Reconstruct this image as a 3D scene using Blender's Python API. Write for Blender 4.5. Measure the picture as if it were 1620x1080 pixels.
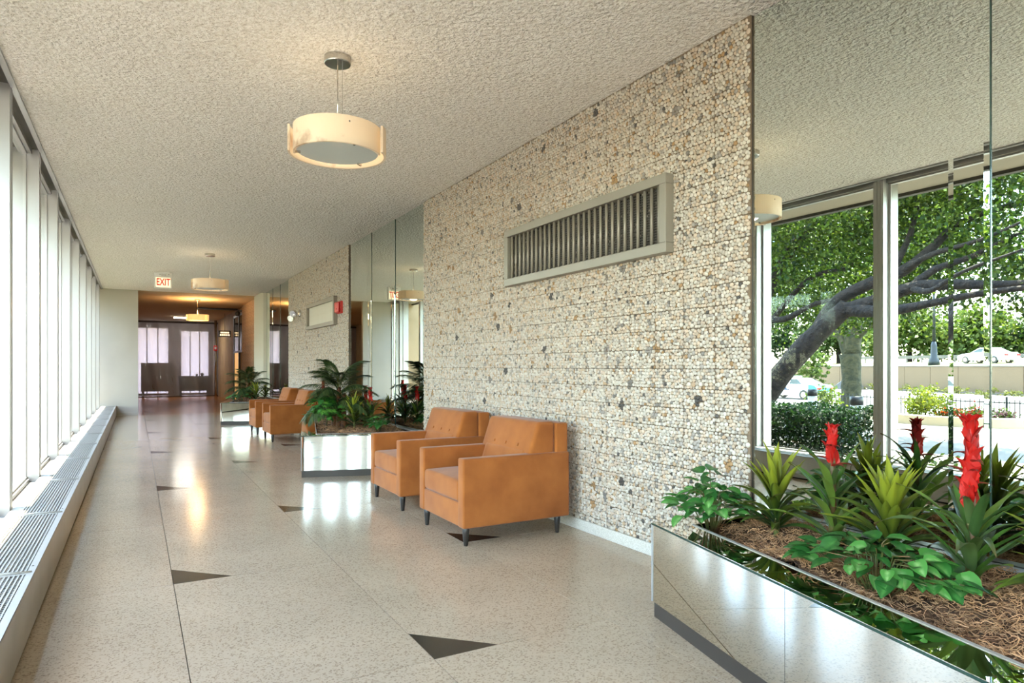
import bpy, bmesh, math, random
import numpy as np
from mathutils import Vector, Matrix, Euler
PI = math.pi
for o in list(bpy.data.objects): bpy.data.objects.remove(o, do_unlink=True)
scene = bpy.context.scene
COL = scene.collection
H = 1.24                         # eye height, metres
XW = 2.385 * H                   # face of the right wall
XG = -0.605 * H                  # inner face of the window mullions
ZC = 2.56 * H                    # ceiling
YP = 15.6 * H                    # end of the window corridor
YE = 24.6 * H                    # plastic sheet across the lobby
Y0 = -6.2                        # entrance end behind the camera

# ---------------------------------------------------------------- camera
cam_d = bpy.data.cameras.new('camera'); cam = bpy.data.objects.new('camera', cam_d); COL.objects.link(cam)
cam_d.sensor_width = 36; cam_d.lens = 1051.0 / 1620 * 36
cam_d.shift_y = 39.4 / 1620
cam_d.clip_end = 500; cam_d.clip_start = 0.05
cam.location = (0, 0, H)
cam.rotation_euler = (PI / 2, 0, -math.atan(595.2 / 1051.0))
scene.camera = cam
# ---------------------------------------------------------------- sky, sun, exposure
SKY = 0.40; SUN = 5.9; EXPOSURE = 3.48
SUN_DIR = Vector((-0.29, 0.05, 0.92)).normalized()      # towards the sun
world = bpy.data.worlds.new('World'); scene.world = world; world.use_nodes = True
wn = world.node_tree.nodes; wl = world.node_tree.links; wn.clear()
w_out = wn.new('ShaderNodeOutputWorld'); w_bg = wn.new('ShaderNodeBackground')
w_sky = wn.new('ShaderNodeTexSky'); w_sky.sky_type = 'NISHITA'; w_sky.sun_disc = False
w_sky.sun_elevation = math.asin(SUN_DIR.z); w_sky.sun_rotation = math.atan2(SUN_DIR.x, SUN_DIR.y)
w_sky.air_density = 1.3; w_sky.dust_density = 0.6; w_sky.ozone_density = 2.0
w_tc = wn.new('ShaderNodeTexCoord'); w_no = wn.new('ShaderNodeTexNoise'); w_map = wn.new('ShaderNodeMapping')
w_map.inputs['Scale'].default_value = (1.6, 1.6, 4.0)
w_no.inputs['Scale'].default_value = 2.4; w_no.inputs['Detail'].default_value = 7; w_no.inputs['Roughness'].default_value = 0.6
w_ramp = wn.new('ShaderNodeValToRGB'); w_ramp.color_ramp.elements[0].position = 0.42; w_ramp.color_ramp.elements[1].position = 0.60
w_mix = wn.new('ShaderNodeMix'); w_mix.data_type = 'RGBA'
w_mix.inputs[7].default_value = (1.35, 1.33, 1.30, 1)
wl.new(w_tc.outputs['Generated'], w_map.inputs['Vector']); wl.new(w_map.outputs['Vector'], w_no.inputs['Vector'])
wl.new(w_no.outputs['Fac'], w_ramp.inputs['Fac']); wl.new(w_ramp.outputs['Color'], w_mix.inputs[0])
wl.new(w_sky.outputs['Color'], w_mix.inputs[6]); wl.new(w_mix.outputs[2], w_bg.inputs['Color'])
w_bg.inputs['Strength'].default_value = SKY; wl.new(w_bg.outputs['Background'], w_out.inputs['Surface'])
sun_d = bpy.data.lights.new('sun', 'SUN'); sun = bpy.data.objects.new('sun', sun_d); COL.objects.link(sun)
sun_d.energy = SUN; sun_d.angle = math.radians(0.53); sun_d.color = (1.0, 0.92, 0.80)
sun.rotation_euler = SUN_DIR.to_track_quat('Z', 'Y').to_euler(); sun.location = (20, -20, 40)
vs = scene.view_settings; vs.view_transform = 'Standard'; vs.look = 'None'; vs.gamma = 1.0; vs.use_curve_mapping = False
vs.exposure = EXPOSURE
cy = scene.cycles
cy.use_denoising = True; cy.max_bounces = 12; cy.diffuse_bounces = 6; cy.glossy_bounces = 7
cy.transparent_max_bounces = 24; cy.transmission_bounces = 8; cy.caustics_reflective = False; cy.caustics_refractive = False
cy.sample_clamp_indirect = 6.0; cy.use_adaptive_sampling = True; cy.adaptive_threshold = 0.02

# ================================================================ helpers
random.seed(7); RNG = np.random.default_rng(11)
def srgb(r, g, b):
    f = lambda c: (c / 255 / 12.92) if c / 255 <= 0.04045 else ((c / 255 + 0.055) / 1.055) ** 2.4
    return (f(r), f(g), f(b))
def mat(name, col, rough=0.5, metal=0.0, spec=0.5, var=None, bump=None, coat=0.0, sheen=0.0, emit=None, attr=None, transl=None, alpha=None):
    """var=(colour2, scale, lo, hi[, detail]); bump=(scale, strength, distance[, kind])"""
    m = bpy.data.materials.new(name); m.use_nodes = True
    n = m.node_tree.nodes; l = m.node_tree.links; b = n['Principled BSDF']; out = n['Material Output']
    b.inputs['Base Color'].default_value = (*col, 1); b.inputs['Roughness'].default_value = rough
    b.inputs['Metallic'].default_value = metal; b.inputs['Specular IOR Level'].default_value = spec
    b.inputs['Coat Weight'].default_value = coat; b.inputs['Sheen Weight'].default_value = sheen
    tc = n.new('ShaderNodeTexCoord'); src = None
    if attr:
        a = n.new('ShaderNodeAttribute'); a.attribute_name = attr; src = a.outputs['Color']
    if var:
        c2, sc, lo, hi = var[:4]
        t = n.new('ShaderNodeTexNoise'); t.inputs['Scale'].default_value = sc
        t.inputs['Detail'].default_value = var[4] if len(var) > 4 else 4
        r = n.new('ShaderNodeValToRGB'); r.color_ramp.elements[0].position = lo; r.color_ramp.elements[1].position = hi
        x = n.new('ShaderNodeMix'); x.data_type = 'RGBA'; x.inputs[6].default_value = (*col, 1); x.inputs[7].default_value = (*c2, 1)
        l.new(tc.outputs['Object'], t.inputs['Vector']); l.new(t.outputs['Fac'], r.inputs['Fac']); l.new(r.outputs['Color'], x.inputs[0])
        if src: l.new(src, x.inputs[6])
        src = x.outputs[2]
    if src: l.new(src, b.inputs['Base Color'])
    if bump:
        kind = bump[3] if len(bump) > 3 else 'noise'
        if kind == 'noise':
            t2 = n.new('ShaderNodeTexNoise'); t2.inputs['Detail'].default_value = 4; hgt = t2.outputs['Fac']
        else:
            t2 = n.new('ShaderNodeTexVoronoi'); hgt = t2.outputs['Distance']
        t2.inputs['Scale'].default_value = bump[0]
        bp = n.new('ShaderNodeBump'); bp.inputs['Strength'].default_value = bump[1]; bp.inputs['Distance'].default_value = bump[2]
        l.new(tc.outputs['Object'], t2.inputs['Vector']); l.new(hgt, bp.inputs['Height']); l.new(bp.outputs['Normal'], b.inputs['Normal'])
    if emit:
        b.inputs['Emission Color'].default_value = (*emit[0], 1); b.inputs['Emission Strength'].default_value = emit[1]
    if transl:
        tr = n.new('ShaderNodeBsdfTranslucent'); ms = n.new('ShaderNodeMixShader'); ms.inputs[0].default_value = transl
        tr.inputs['Color'].default_value = (*col, 1)
        if src: l.new(src, tr.inputs['Color'])
        l.new(b.outputs[0], ms.inputs[1]); l.new(tr.outputs[0], ms.inputs[2]); l.new(ms.outputs[0], out.inputs['Surface'])
    return m
def glass_mat(name, tint, refl=1.0, rough=0.0, haze=0.0, hazecol=(0.8, 0.8, 0.8), bump=None):
    m = bpy.data.materials.new(name); m.use_nodes = True
    n = m.node_tree.nodes; l = m.node_tree.links; n.clear()
    out = n.new('ShaderNodeOutputMaterial'); tr = n.new('ShaderNodeBsdfTransparent'); gl = n.new('ShaderNodeBsdfGlossy')
    fr = n.new('ShaderNodeFresnel'); fr.inputs['IOR'].default_value = 1.5
    mu = n.new('ShaderNodeMath'); mu.operation = 'MULTIPLY'; mu.inputs[1].default_value = refl; mu.use_clamp = True
    tr.inputs['Color'].default_value = (*tint, 1); gl.inputs['Roughness'].default_value = rough
    mx = n.new('ShaderNodeMixShader'); l.new(fr.outputs[0], mu.inputs[0]); l.new(mu.outputs[0], mx.inputs[0])
    base = tr.outputs[0]
    if haze:
        df = n.new('ShaderNodeBsdfDiffuse'); df.inputs['Color'].default_value = (*hazecol, 1)
        tl = n.new('ShaderNodeBsdfTranslucent'); tl.inputs['Color'].default_value = (*hazecol, 1)
        a = n.new('ShaderNodeAddShader'); h = n.new('ShaderNodeMixShader'); h.inputs[0].default_value = haze
        m2 = n.new('ShaderNodeMixShader'); m2.inputs[0].default_value = 0.5
        l.new(df.outputs[0], m2.inputs[1]); l.new(tl.outputs[0], m2.inputs[2])
        l.new(tr.outputs[0], h.inputs[1]); l.new(m2.outputs[0], h.inputs[2]); base = h.outputs[0]
    l.new(base, mx.inputs[1]); l.new(gl.outputs[0], mx.inputs[2]); l.new(mx.outputs[0], out.inputs['Surface'])
    if bump:
        tc = n.new('ShaderNodeTexCoord'); t2 = n.new('ShaderNodeTexNoise'); t2.inputs['Scale'].default_value = bump[0]; t2.inputs['Detail'].default_value = 5
        mp = n.new('ShaderNodeMapping'); mp.inputs['Scale'].default_value = (1, 1, 0.35)
        bp = n.new('ShaderNodeBump'); bp.inputs['Strength'].default_value = bump[1]; bp.inputs['Distance'].default_value = bump[2]
        l.new(tc.outputs['Object'], mp.inputs['Vector']); l.new(mp.outputs['Vector'], t2.inputs['Vector'])
        l.new(t2.outputs['Fac'], bp.inputs['Height']); l.new(bp.outputs['Normal'], gl.inputs['Normal']); l.new(bp.outputs['Normal'], fr.inputs['Normal'])
    return m

class MB:
    """collects simple shapes into one mesh"""
    def __init__(s): s.v = []; s.f = []
    def add(s, verts, faces):
        k = len(s.v); s.v += [tuple(p) for p in verts]; s.f += [tuple(i + k for i in f) for f in faces]; return s
    def box(s, x0, x1, y0, y1, z0, z1):
        v = [(x, y, z) for z in (z0, z1) for y in (y0, y1) for x in (x0, x1)]
        return s.add(v, [(0, 2, 3, 1), (4, 5, 7, 6), (0, 1, 5, 4), (2, 6, 7, 3), (0, 4, 6, 2), (1, 3, 7, 5)])
    def prism(s, poly, z0, z1):
        n = len(poly); v = [(x, y, z0) for x, y in poly] + [(x, y, z1) for x, y in poly]
        return s.add(v, [tuple(range(n))[::-1], tuple(range(n, 2 * n))] + [(i, (i + 1) % n, n + (i + 1) % n, n + i) for i in range(n)])
    def tube(s, pts, rad, n=8, cap=True):
        pts = [Vector(p) for p in pts]; m = len(pts)
        if not hasattr(rad, '__len__'): rad = [rad] * m
        base = len(s.v); prev = None
        for i, p in enumerate(pts):
            d = (pts[min(i + 1, m - 1)] - pts[max(i - 1, 0)]).normalized()
            if prev is None: a = d.orthogonal().normalized()
            else: a = (prev - d * prev.dot(d)).normalized()
            prev = a; b = d.cross(a)
            for k in range(n):
                q = p + (a * math.cos(2 * PI * k / n) + b * math.sin(2 * PI * k / n)) * rad[i]; s.v.append(tuple(q))
        for i in range(m - 1):
            for k in range(n):
                s.f.append((base + i * n + k, base + i * n + (k + 1) % n, base + (i + 1) * n + (k + 1) % n, base + (i + 1) * n + k))
        if cap:
            s.f.append(tuple(base + k for k in range(n))[::-1]); s.f.append(tuple(base + (m - 1) * n + k for k in range(n)))
        return s
    def lathe(s, prof, n=24, c=(0, 0, 0)):
        base = len(s.v); m = len(prof)
        for r, z in prof:
            for k in range(n): s.v.append((c[0] + r * math.cos(2 * PI * k / n), c[1] + r * math.sin(2 * PI * k / n), c[2] + z))
        for i in range(m - 1):
            for k in range(n): s.f.append((base + i * n + k, base + i * n + (k + 1) % n, base + (i + 1) * n + (k + 1) % n, base + (i + 1) * n + k))
        s.f.append(tuple(base + k for k in range(n))[::-1]); s.f.append(tuple(base + (m - 1) * n + k for k in range(n)))
        return s
    def arc(s, r0, r1, a0, a1, z0, z1, n=40):
        pr = []
        for i in range(n + 1):
            a = a0 + (a1 - a0) * i / n
            for r, z in ((r0, z0), (r1, z0), (r1, z1), (r0, z1)): pr.append((r * math.cos(a), r * math.sin(a), z))
        fs = [(4 * i + k, 4 * i + (k + 1) % 4, 4 * i + 4 + (k + 1) % 4, 4 * i + 4 + k) for i in range(n) for k in range(4)]
        return s.add(pr, fs + [(0, 1, 2, 3), (4 * n + 3, 4 * n + 2, 4 * n + 1, 4 * n)])
    def mesh(s, name):
        me = bpy.data.meshes.new(name); me.from_pydata(s.v, [], s.f)
        bm = bmesh.new(); bm.from_mesh(me); bmesh.ops.recalc_face_normals(bm, faces=bm.faces[:]); bm.to_mesh(me); bm.free()
        return me
def rbox_mesh(name, size, r, seg=3, puff=0.0, taper=None):
    """rounded box centred on xy, standing on z=0"""
    bm = bmesh.new(); bmesh.ops.create_cube(bm, size=1)
    for v in bm.verts: v.co = Vector((v.co.x * size[0], v.co.y * size[1], (v.co.z + 0.5) * size[2]))
    if taper:
        for v in bm.verts: v.co = Vector(taper(v.co))
    bmesh.ops.bevel(bm, geom=bm.edges[:], offset=r, segments=seg, profile=0.6, affect='EDGES')
    if puff:
        bmesh.ops.subdivide_edges(bm, edges=[e for e in bm.edges if e.calc_length() > min(size) * 0.8], cuts=3, use_grid_fill=True)
        for v in bm.verts:
            a = max(0, 1 - (2 * v.co.x / size[0]) ** 2) * max(0, 1 - (2 * v.co.y / size[1]) ** 2)
            if v.co.z > size[2] * 0.6: v.co.z += puff * a
    me = bpy.data.meshes.new(name); bm.to_mesh(me); bm.free(); return me
def np_mesh(name, V, F, col=None, smooth=False):
    """V (n,3), F (m,k) all faces of k corners"""
    V = np.asarray(V, np.float32); F = np.asarray(F, np.int32); k = F.shape[1]
    me = bpy.data.meshes.new(name); me.vertices.add(len(V)); me.vertices.foreach_set('co', V.ravel())
    me.loops.add(F.size); me.loops.foreach_set('vertex_index', F.ravel())
    me.polygons.add(len(F)); me.polygons.foreach_set('loop_start', np.arange(0, F.size, k, dtype=np.int32))
    me.update(calc_edges=True)
    if smooth: me.polygons.foreach_set('use_smooth', np.ones(len(F), bool))
    if col is not None:
        a = me.color_attributes.new('Col', 'FLOAT_COLOR', 'POINT')
        c = np.ones((len(V), 4), np.float32); c[:, :3] = col; a.data.foreach_set('color', c.ravel())
    me.validate(); return me
def obj(name, me, m, parent=None, smooth=False, world=False, kind=None):
    if isinstance(me, MB): me = me.mesh(name)
    o = bpy.data.objects.new(name, me); COL.objects.link(o)
    if m is not None and not me.materials: me.materials.append(m)
    if smooth:
        for p in me.polygons: p.use_smooth = True
    if parent is not None:
        o.parent = parent
        if world:                              # mesh is in room coordinates, parent stands elsewhere unrotated
            q = parent; off = Vector((0, 0, 0))
            while q is not None: off += q.location; q = q.parent
            o.location = -off
    if kind: o['kind'] = kind
    return o
def soften(o, w=0.004, seg=2):
    md = o.modifiers.new('edge', 'BEVEL'); md.width = w; md.segments = seg; md.limit_method = 'ANGLE'; md.angle_limit = 0.6
    return o
def tag(o, label, cat, group=None, kind=None):
    o['label'] = label; o['category'] = cat
    if group: o['group'] = group
    if kind: o['kind'] = kind
    return o
def thing(name, label, cat, loc=(0, 0, 0), rotz=0, group=None, kind=None):
    o = bpy.data.objects.new(name, None); COL.objects.link(o); o.empty_display_size = 0.1
    o.location = loc; o.rotation_euler = (0, 0, rotz)
    return tag(o, label, cat, group, kind)
def struct(name, me=None, m=None, loc=(0, 0, 0), label=None):
    if me is None:
        o = bpy.data.objects.new(name, None); COL.objects.link(o); o.location = loc
    else:
        o = obj(name, me, m)
    o['kind'] = 'structure'
    if label: o['label'] = label
    return o
def copy_tree(o, parent=None):
    c = o.copy(); COL.objects.link(c); c.parent = parent
    for ch in o.children: copy_tree(ch, c)
    return c
def text_mesh(body, size, depth=0.002):
    cu = bpy.data.curves.new('lettering', 'FONT'); cu.body = body; cu.size = size; cu.extrude = depth
    cu.offset = size * 0.022; cu.align_x = 'CENTER'; cu.align_y = 'CENTER'
    t = bpy.data.objects.new('lettering', cu); COL.objects.link(t)
    bpy.context.view_layer.update()
    me = bpy.data.meshes.new_from_object(t.evaluated_get(bpy.context.evaluated_depsgraph_get()))
    bpy.data.objects.remove(t, do_unlink=True); return me

# ================================================================ materials
m_ceil = mat('ceiling_texture', srgb(246, 242, 237), 0.95, bump=(38, 1.0, 0.042), spec=0.1, var=(srgb(228, 222, 214), 60, 0.42, 0.6, 3))
m_ceil2 = mat('lobby_ceiling', srgb(196, 178, 148), 0.9, spec=0.1, bump=(60, 0.3, 0.004))
m_white = mat('white_paint', srgb(192, 184, 170), 0.7, var=(srgb(185, 177, 163), 1.5, 0.35, 0.7), bump=(220, 0.15, 0.001))
m_tan = mat('tan_plaster', srgb(178, 150, 110), 0.7, var=(srgb(160, 132, 92), 2, 0.4, 0.7))
m_alu = mat('anodised_aluminium', (0.40, 0.39, 0.38), 0.33, 0.75, bump=(300, 0.05, 0.001))
m_steel = mat('painted_heater_steel', srgb(176, 172, 164), 0.32, 0.25, var=(srgb(160, 156, 148), 3, 0.4, 0.7))
m_grille = mat('grille_paint', srgb(174, 171, 163), 0.4, 0.2)
m_dark = mat('dark_void', (0.012, 0.011, 0.010), 0.9)
m_gap = mat('floor_joint', (0.10, 0.085, 0.065), 0.6)
m_glass = glass_mat('window_glass', (0.95, 0.97, 0.95), 0.16)
m_mirror = mat('mirror_silver', (0.72, 0.79, 0.74), 0.004, 1.0)
m_mirror2 = mat('planter_mirror', (0.74, 0.73, 0.67), 0.012, 1.0)
m_edge = mat('mirror_edge', (0.02, 0.05, 0.04), 0.25)
m_kick = mat('dark_kick', srgb(50, 42, 36), 0.4)
m_chrome = mat('brushed_nickel', (0.55, 0.53, 0.50), 0.22, 1.0)
m_black = mat('black_plastic', (0.02, 0.02, 0.02), 0.4)
m_mortar = mat('pebble_mortar', srgb(128, 110, 90), 0.9, var=(srgb(104, 88, 72), 9, 0.35, 0.65))
m_peb = mat('pebbles', (0.6, 0.5, 0.4), 0.45, attr='Col', spec=0.4, var=None)
m_base = mat('terrazzo_base', srgb(206, 202, 192), 0.4, var=(srgb(180, 174, 162), 160, 0.45, 0.62))
m_suede = mat('tan_suede', srgb(157, 93, 41), 0.85, sheen=0.15, spec=0.2, var=(srgb(132, 73, 29), 5, 0.35, 0.75, 5), bump=(160, 0.12, 0.002))
m_legs = mat('dark_wood_leg', srgb(38, 33, 30), 0.32)
m_alab = mat('alabaster', srgb(240, 226, 204), 0.35, transl=0.35, var=(srgb(176, 136, 100), 5.5, 0.60, 0.74, 7))
m_frost = mat('frosted_glass', srgb(196, 204, 202), 0.25, spec=0.5)
m_inlay = mat('black_inlay', srgb(40, 33, 27), 0.16, spec=0.5)
# polished terrazzo
def terrazzo(name, base, d1, d2, rough):
    m = mat(name, base, rough, spec=0.32); n = m.node_tree.nodes; l = m.node_tree.links; b = n['Principled BSDF']
    tc = n.new('ShaderNodeTexCoord')
    v = n.new('ShaderNodeTexVoronoi'); v.inputs['Scale'].default_value = 140; v2 = n.new('ShaderNodeTexVoronoi'); v2.inputs['Scale'].default_value = 190
    sep = n.new('ShaderNodeSeparateColor'); sep2 = n.new('ShaderNodeSeparateColor')
    r1 = n.new('ShaderNodeValToRGB'); e = r1.color_ramp.elements
    e[0].position = 0.0; e[0].color = (*d2, 1); e[1].position = 1.0; e[1].color = (*[min(1, c * 1.22) for c in base], 1)
    for p, c in ((0.12, d1), (0.28, base), (0.75, base)):
        q = r1.color_ramp.elements.new(p); q.color = (*c, 1)
    r1.color_ramp.interpolation = 'CONSTANT'
    no = n.new('ShaderNodeTexNoise'); no.inputs['Scale'].default_value = 1.3; no.inputs['Detail'].default_value = 3
    x = n.new('ShaderNodeMix'); x.data_type = 'RGBA'; x.blend_type = 'MULTIPLY'; x.inputs[0].default_value = 0.35
    x2 = n.new('ShaderNodeMix'); x2.data_type = 'RGBA'; x2.inputs[0].default_value = 0.5; x2.inputs[6].default_value = (*base, 1)
    for q in (v, v2, no): l.new(tc.outputs['Object'], q.inputs['Vector'])
    l.new(v.outputs['Color'], sep.inputs[0]); l.new(sep.outputs[0], r1.inputs['Fac'])
    l.new(r1.outputs['Color'], x2.inputs[7]); l.new(x2.outputs[2], x.inputs[6]); l.new(no.outputs['Color'], x.inputs[7])
    hs = n.new('ShaderNodeRGBToBW'); l.new(no.outputs['Color'], hs.inputs[0]); mr = n.new('ShaderNodeMapRange')
    mr.inputs[1].default_value = 0.3; mr.inputs[2].default_value = 0.7; mr.inputs[3].default_value = 0.8; mr.inputs[4].default_value = 1.0
    l.new(hs.outputs[0], mr.inputs[0]); cb = n.new('ShaderNodeCombineColor')
    for i in range(3): l.new(mr.outputs[0], cb.inputs[i])
    l.new(cb.outputs[0], x.inputs[7]); x.inputs[0].default_value = 1.0
    l.new(x.outputs[2], b.inputs['Base Color']); return m
m_terr = terrazzo('terrazzo', srgb(188, 167, 141), srgb(156, 134, 107), srgb(118, 95, 74), 0.15)

# ================================================================ the room shell
# floor: slab + one terrazzo tile per object + black triangular inlays
floor = struct('floor', MB().box(-4.0, 4.2, Y0 - 0.3, 33.2, -0.30, -0.008), m_gap)
tile_w, tile_l = 0.735 * H, 1.316 * H
X1, Yt = 0.151 * H, 3.42 * H
xs = [-0.95, X1] + [X1 + tile_w * i for i in (1, 2)] + [XW + 0.03]
ys = [Yt + tile_l * k for k in range(-7, 20)]; ys = [y for y in ys if Y0 < y < YP - 0.3]
ys = [Y0] + ys + [YP]
cache = {}
for i in range(len(xs) - 1):
    for j in range(len(ys) - 1):
        w, l_ = xs[i + 1] - xs[i], ys[j + 1] - ys[j]; key = (round(w, 3), round(l_, 3))
        g = 0.0018
        if key not in cache:
            cache[key] = MB().box(g, w - g, g, l_ - g, -0.02, 0.0).mesh('floor_tile'); cache[key].materials.append(m_terr)
        t = obj('floor_tile', cache[key], None, floor); t.location = (xs[i], ys[j], 0)
tri = MB().prism([(0.002, 0.002), (0.307, 0.002), (0.002, 0.309)], -0.004, 0.0006).mesh('triangle_inlay'); tri.materials.append(m_inlay)
def inlay(x, y, s=1.0):
    t = obj('triangle_inlay', tri, None, floor); t.location = (x, y, 0); t.scale = (s, s, 1)
for k in (0, 2, 4, 6, 8, 10, -2, -4): inlay(X1, Yt + tile_l * k)
for k in (-1, 1, 3, 5, 7, 9, -3): inlay(X1 + tile_w, Yt + tile_l * k)
for k in (0, 2, 4, 6, -2): inlay(X1 + 2 * tile_w, Yt + tile_l * k)
m_brown = mat('lobby_floor_brown', srgb(166, 108, 58), 0.2, var=(srgb(138, 88, 48), 1.2, 0.35, 0.7))
struct('floor_lobby', MB().box(-3.0, XW + 1.0, YP + 0.003, 33.0, -0.02, 0.0), m_brown, label='brown glossy lobby floor beyond the white partition')
# ceiling
struct('ceiling', MB().box(XG, XW + 0.03, Y0, YP + 0.05, ZC, ZC + 0.10), m_ceil)
struct('ceiling_lobby', MB().box(-3.0, XW + 1.0, YP + 0.052, 33.0, ZC - 0.004, ZC + 0.10), m_ceil2)
m_roof = mat('roof_concrete', srgb(150, 146, 138), 0.9)
struct('roof', MB().box(XG - 0.78, XW + 1.3, Y0 - 0.8, 33.6, ZC + 0.102, ZC + 0.55), m_roof)
m_soffit = mat('soffit_paint', srgb(168, 160, 148), 0.9, bump=(120, 0.3, 0.003))
struct('trim_1', MB().box(XG - 0.72, XG - 0.22, Y0 - 0.5, YP, ZC - 0.015, ZC + 0.10), m_soffit, label='grey outside soffit under the eave')
struct('trim_2', MB().box(XG - 0.80, XG - 0.722, Y0 - 0.5, YP, ZC - 0.05, ZC + 0.56), mat('eave_edge', srgb(70, 66, 60), 0.6), label='dark eave edge above the windows')
# white partition closing the window corridor
struct('wall_left', MB().box(XG - 0.3, 0.052, YP, YP + 0.14, 0, ZC), m_white, label='white partition wall at the end of the window row')
soften(struct('baseboard_left', MB().box(-0.42, 0.056, YP - 0.012, YP, 0, 0.085), m_white), 0.003)
# right wall core
struct('wall_right_core', MB().box(XW + 0.03, XW + 0.33, Y0 - 0.3, 18.2 * H, -0.3, ZC), m_tan, label='masonry behind mirrors and pebble panels')
# lobby walls
struct('wall_lobby_left', MB().box(-3.2, -3.0, YP, 33.2, -0.3, ZC), m_tan)
struct('wall_lobby_near', MB().box(-3.0, XG - 0.3, YP + 0.0, YP + 0.14, -0.3, ZC), m_tan)
struct('wall_lobby_right', MB().box(XW + 0.06, XW + 0.33, 18.2 * H + 0.005, 33.2, -0.3, ZC), m_tan)

# ================================================================ pebble walls
PW, PH = 0.207 * H, 0.0988 * H          # one cast panel of pebbles
WALL_L = 3.85 * H
NB, NR = 19, 26
def pebble_field(seed):
    """tight packing: weighted Voronoi cells of a jittered hex grid, clipped at panel edges, shrunk and rounded"""
    rg = np.random.default_rng(seed); K = 9
    NC, NW = 11, 6; sp = PW / NC; sb = PH / NW
    ny = NC * (NB + 1); nz = NW * (NR + 1)
    J, I = np.meshgrid(np.arange(ny), np.arange(nz)); off = np.where(I % 2, 0.25, -0.25)
    a = (J + 0.5 + off) * sp + rg.normal(0, 0.22, J.shape) * sp; b = (I + 0.5) * sb + rg.normal(0, 0.22, J.shape) * sb
    ja, ib = J // NC, I // NW
    a = np.clip(a, ja * PW + 0.22 * sp, (ja + 1) * PW - 0.22 * sp); b = np.clip(b, ib * PH + 0.25 * sb, (ib + 1) * PH - 0.25 * sb)
    w = rg.uniform(-1, 1, J.shape) * (sp * 0.42) ** 2
    ang = 2 * PI * np.arange(K) / K
    U = np.stack([np.cos(ang), np.sin(ang)], 1)
    rot = rg.uniform(0, 2 * PI, J.shape)
    ca, sa = np.cos(rot), np.sin(rot)
    ux = ca[..., None] * U[:, 0] - sa[..., None] * U[:, 1]; uz = sa[..., None] * U[:, 0] + ca[..., None] * U[:, 1]
    R = np.full(J.shape + (K,), sp * 0.95)
    for di in range(-2, 3):
        for dj in range(-3, 4):
            if di == 0 and dj == 0: continue
            A = np.roll(np.roll(a, -di, 0), -dj, 1) - a; B = np.roll(np.roll(b, -di, 0), -dj, 1) - b
            Wn = np.roll(np.roll(w, -di, 0), -dj, 1); D2 = A * A + B * B
            t = (D2 + w - Wn) * 0.5; t = np.maximum(t, 0.15 * D2)
            dot = A[..., None] * ux + B[..., None] * uz
            r = np.where(dot > 1e-6, t[..., None] / np.maximum(dot, 1e-6), 1e3)
            r = np.where((D2 < (sp * 4) ** 2)[..., None], r, 1e3); R = np.minimum(R, r)
    pa, pb = np.floor(a / PW), np.floor(b / PH)                # panel the stone sits in
    for lo, hi, x, u in ((pa * PW, (pa + 1) * PW, a, ux), (pb * PH, (pb + 1) * PH, b, uz)):
        up = np.where(u > 1e-6, (hi - x)[..., None] / np.maximum(u, 1e-6), 1e3)
        dn = np.where(u < -1e-6, (lo - x)[..., None] / np.minimum(u, -1e-6), 1e3)
        R = np.minimum(R, np.minimum(up, dn) * 0.97)
    R = np.maximum(R, 0.002)
    S = (np.roll(R, 1, -1) + np.roll(R, -1, -1) + 2 * R) / 4
    S = (np.roll(S, 1, -1) + np.roll(S, -1, -1) + 2 * S) / 4
    R = np.minimum(R * 1.10, S * 1.05) - 0.0009
    ok = (a > 0.008) & (a < WALL_L - 0.008) & (b > 0.085) & (b < ZC - 0.006) & (R.min(-1) > 0.0010)
    R, a, b, ux, uz = R[ok], a[ok], b[ok], ux[ok], uz[ok]; n = len(a)
    mean = R.mean(-1); hgt = 0.0035 + mean * 0.36 * rg.uniform(0.7, 1.3, n)
    pal = np.array([srgb(222, 213, 200), srgb(212, 201, 186), srgb(218, 198, 177), srgb(206, 186, 164), srgb(194, 182, 168), srgb(202, 174, 142), srgb(172, 164, 156), srgb(136, 130, 124), srgb(88, 84, 80), srgb(176, 140, 98)])
    pr = np.array([0.28, 0.23, 0.17, 0.10, 0.09, 0.03, 0.06, 0.02, 0.006, 0.014])
    # greys and dark stones come in small groups
    col = pal[rg.choice(len(pal), n, p=pr)]
    for _ in range(110):
        q = np.array([rg.uniform(0, WALL_L), rg.uniform(0, ZC)]); near = (a - q[0]) ** 2 + (b - q[1]) ** 2 < rg.uniform(0.015, 0.035) ** 2
        col[near] = pal[rg.choice([6, 7, 8, 9])] * rg.uniform(0.8, 1.15)
    col = np.clip(col * rg.uniform(0.86, 1.06, (n, 1)) * 0.78, 0, 0.9)
    ring = lambda s, z: np.stack([np.broadcast_to(z[:, None], R.shape), a[:, None] + ux * R * s, b[:, None] + uz * R * s], -1)
    zero = np.zeros(n)
    V = np.concatenate([ring(1.0, zero), ring(0.94, -hgt * 0.62), ring(0.6, -hgt * 0.95), np.stack([-hgt, a, b], -1)[:, None]], 1)   # (n, 3K+1, 3)
    tri_ = []
    for k in range(K):
        k2 = (k + 1) % K
        for q in (0, K): tri_ += [(q + k, q + K + k, q + K + k2), (q + k, q + K + k2, q + k2)]
        tri_.append((2 * K + k, 3 * K, 2 * K + k2))
    return V, np.array(tri_), col, a, b, mean
def join_pebbles(name, V, T, col):
    n, k = V.shape[:2]
    F = (T[None] + (np.arange(n) * k)[:, None, None]).reshape(-1, 3)
    return np_mesh(name, V.reshape(-1, 3), F, np.repeat(col, k, 0), True)
slab = lambda j, i: MB().box(-0.012, 0.0, 0.0012, PW - 0.0012, 0.0012, PH - 0.0012)
seg_y = [2.044 * H, 8.44 * H]
V, T, PC, pa_, pb_, pm_ = pebble_field(5)
score = pm_ / (2.2 + pa_) * (1 + 0.0 * pb_)
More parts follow.
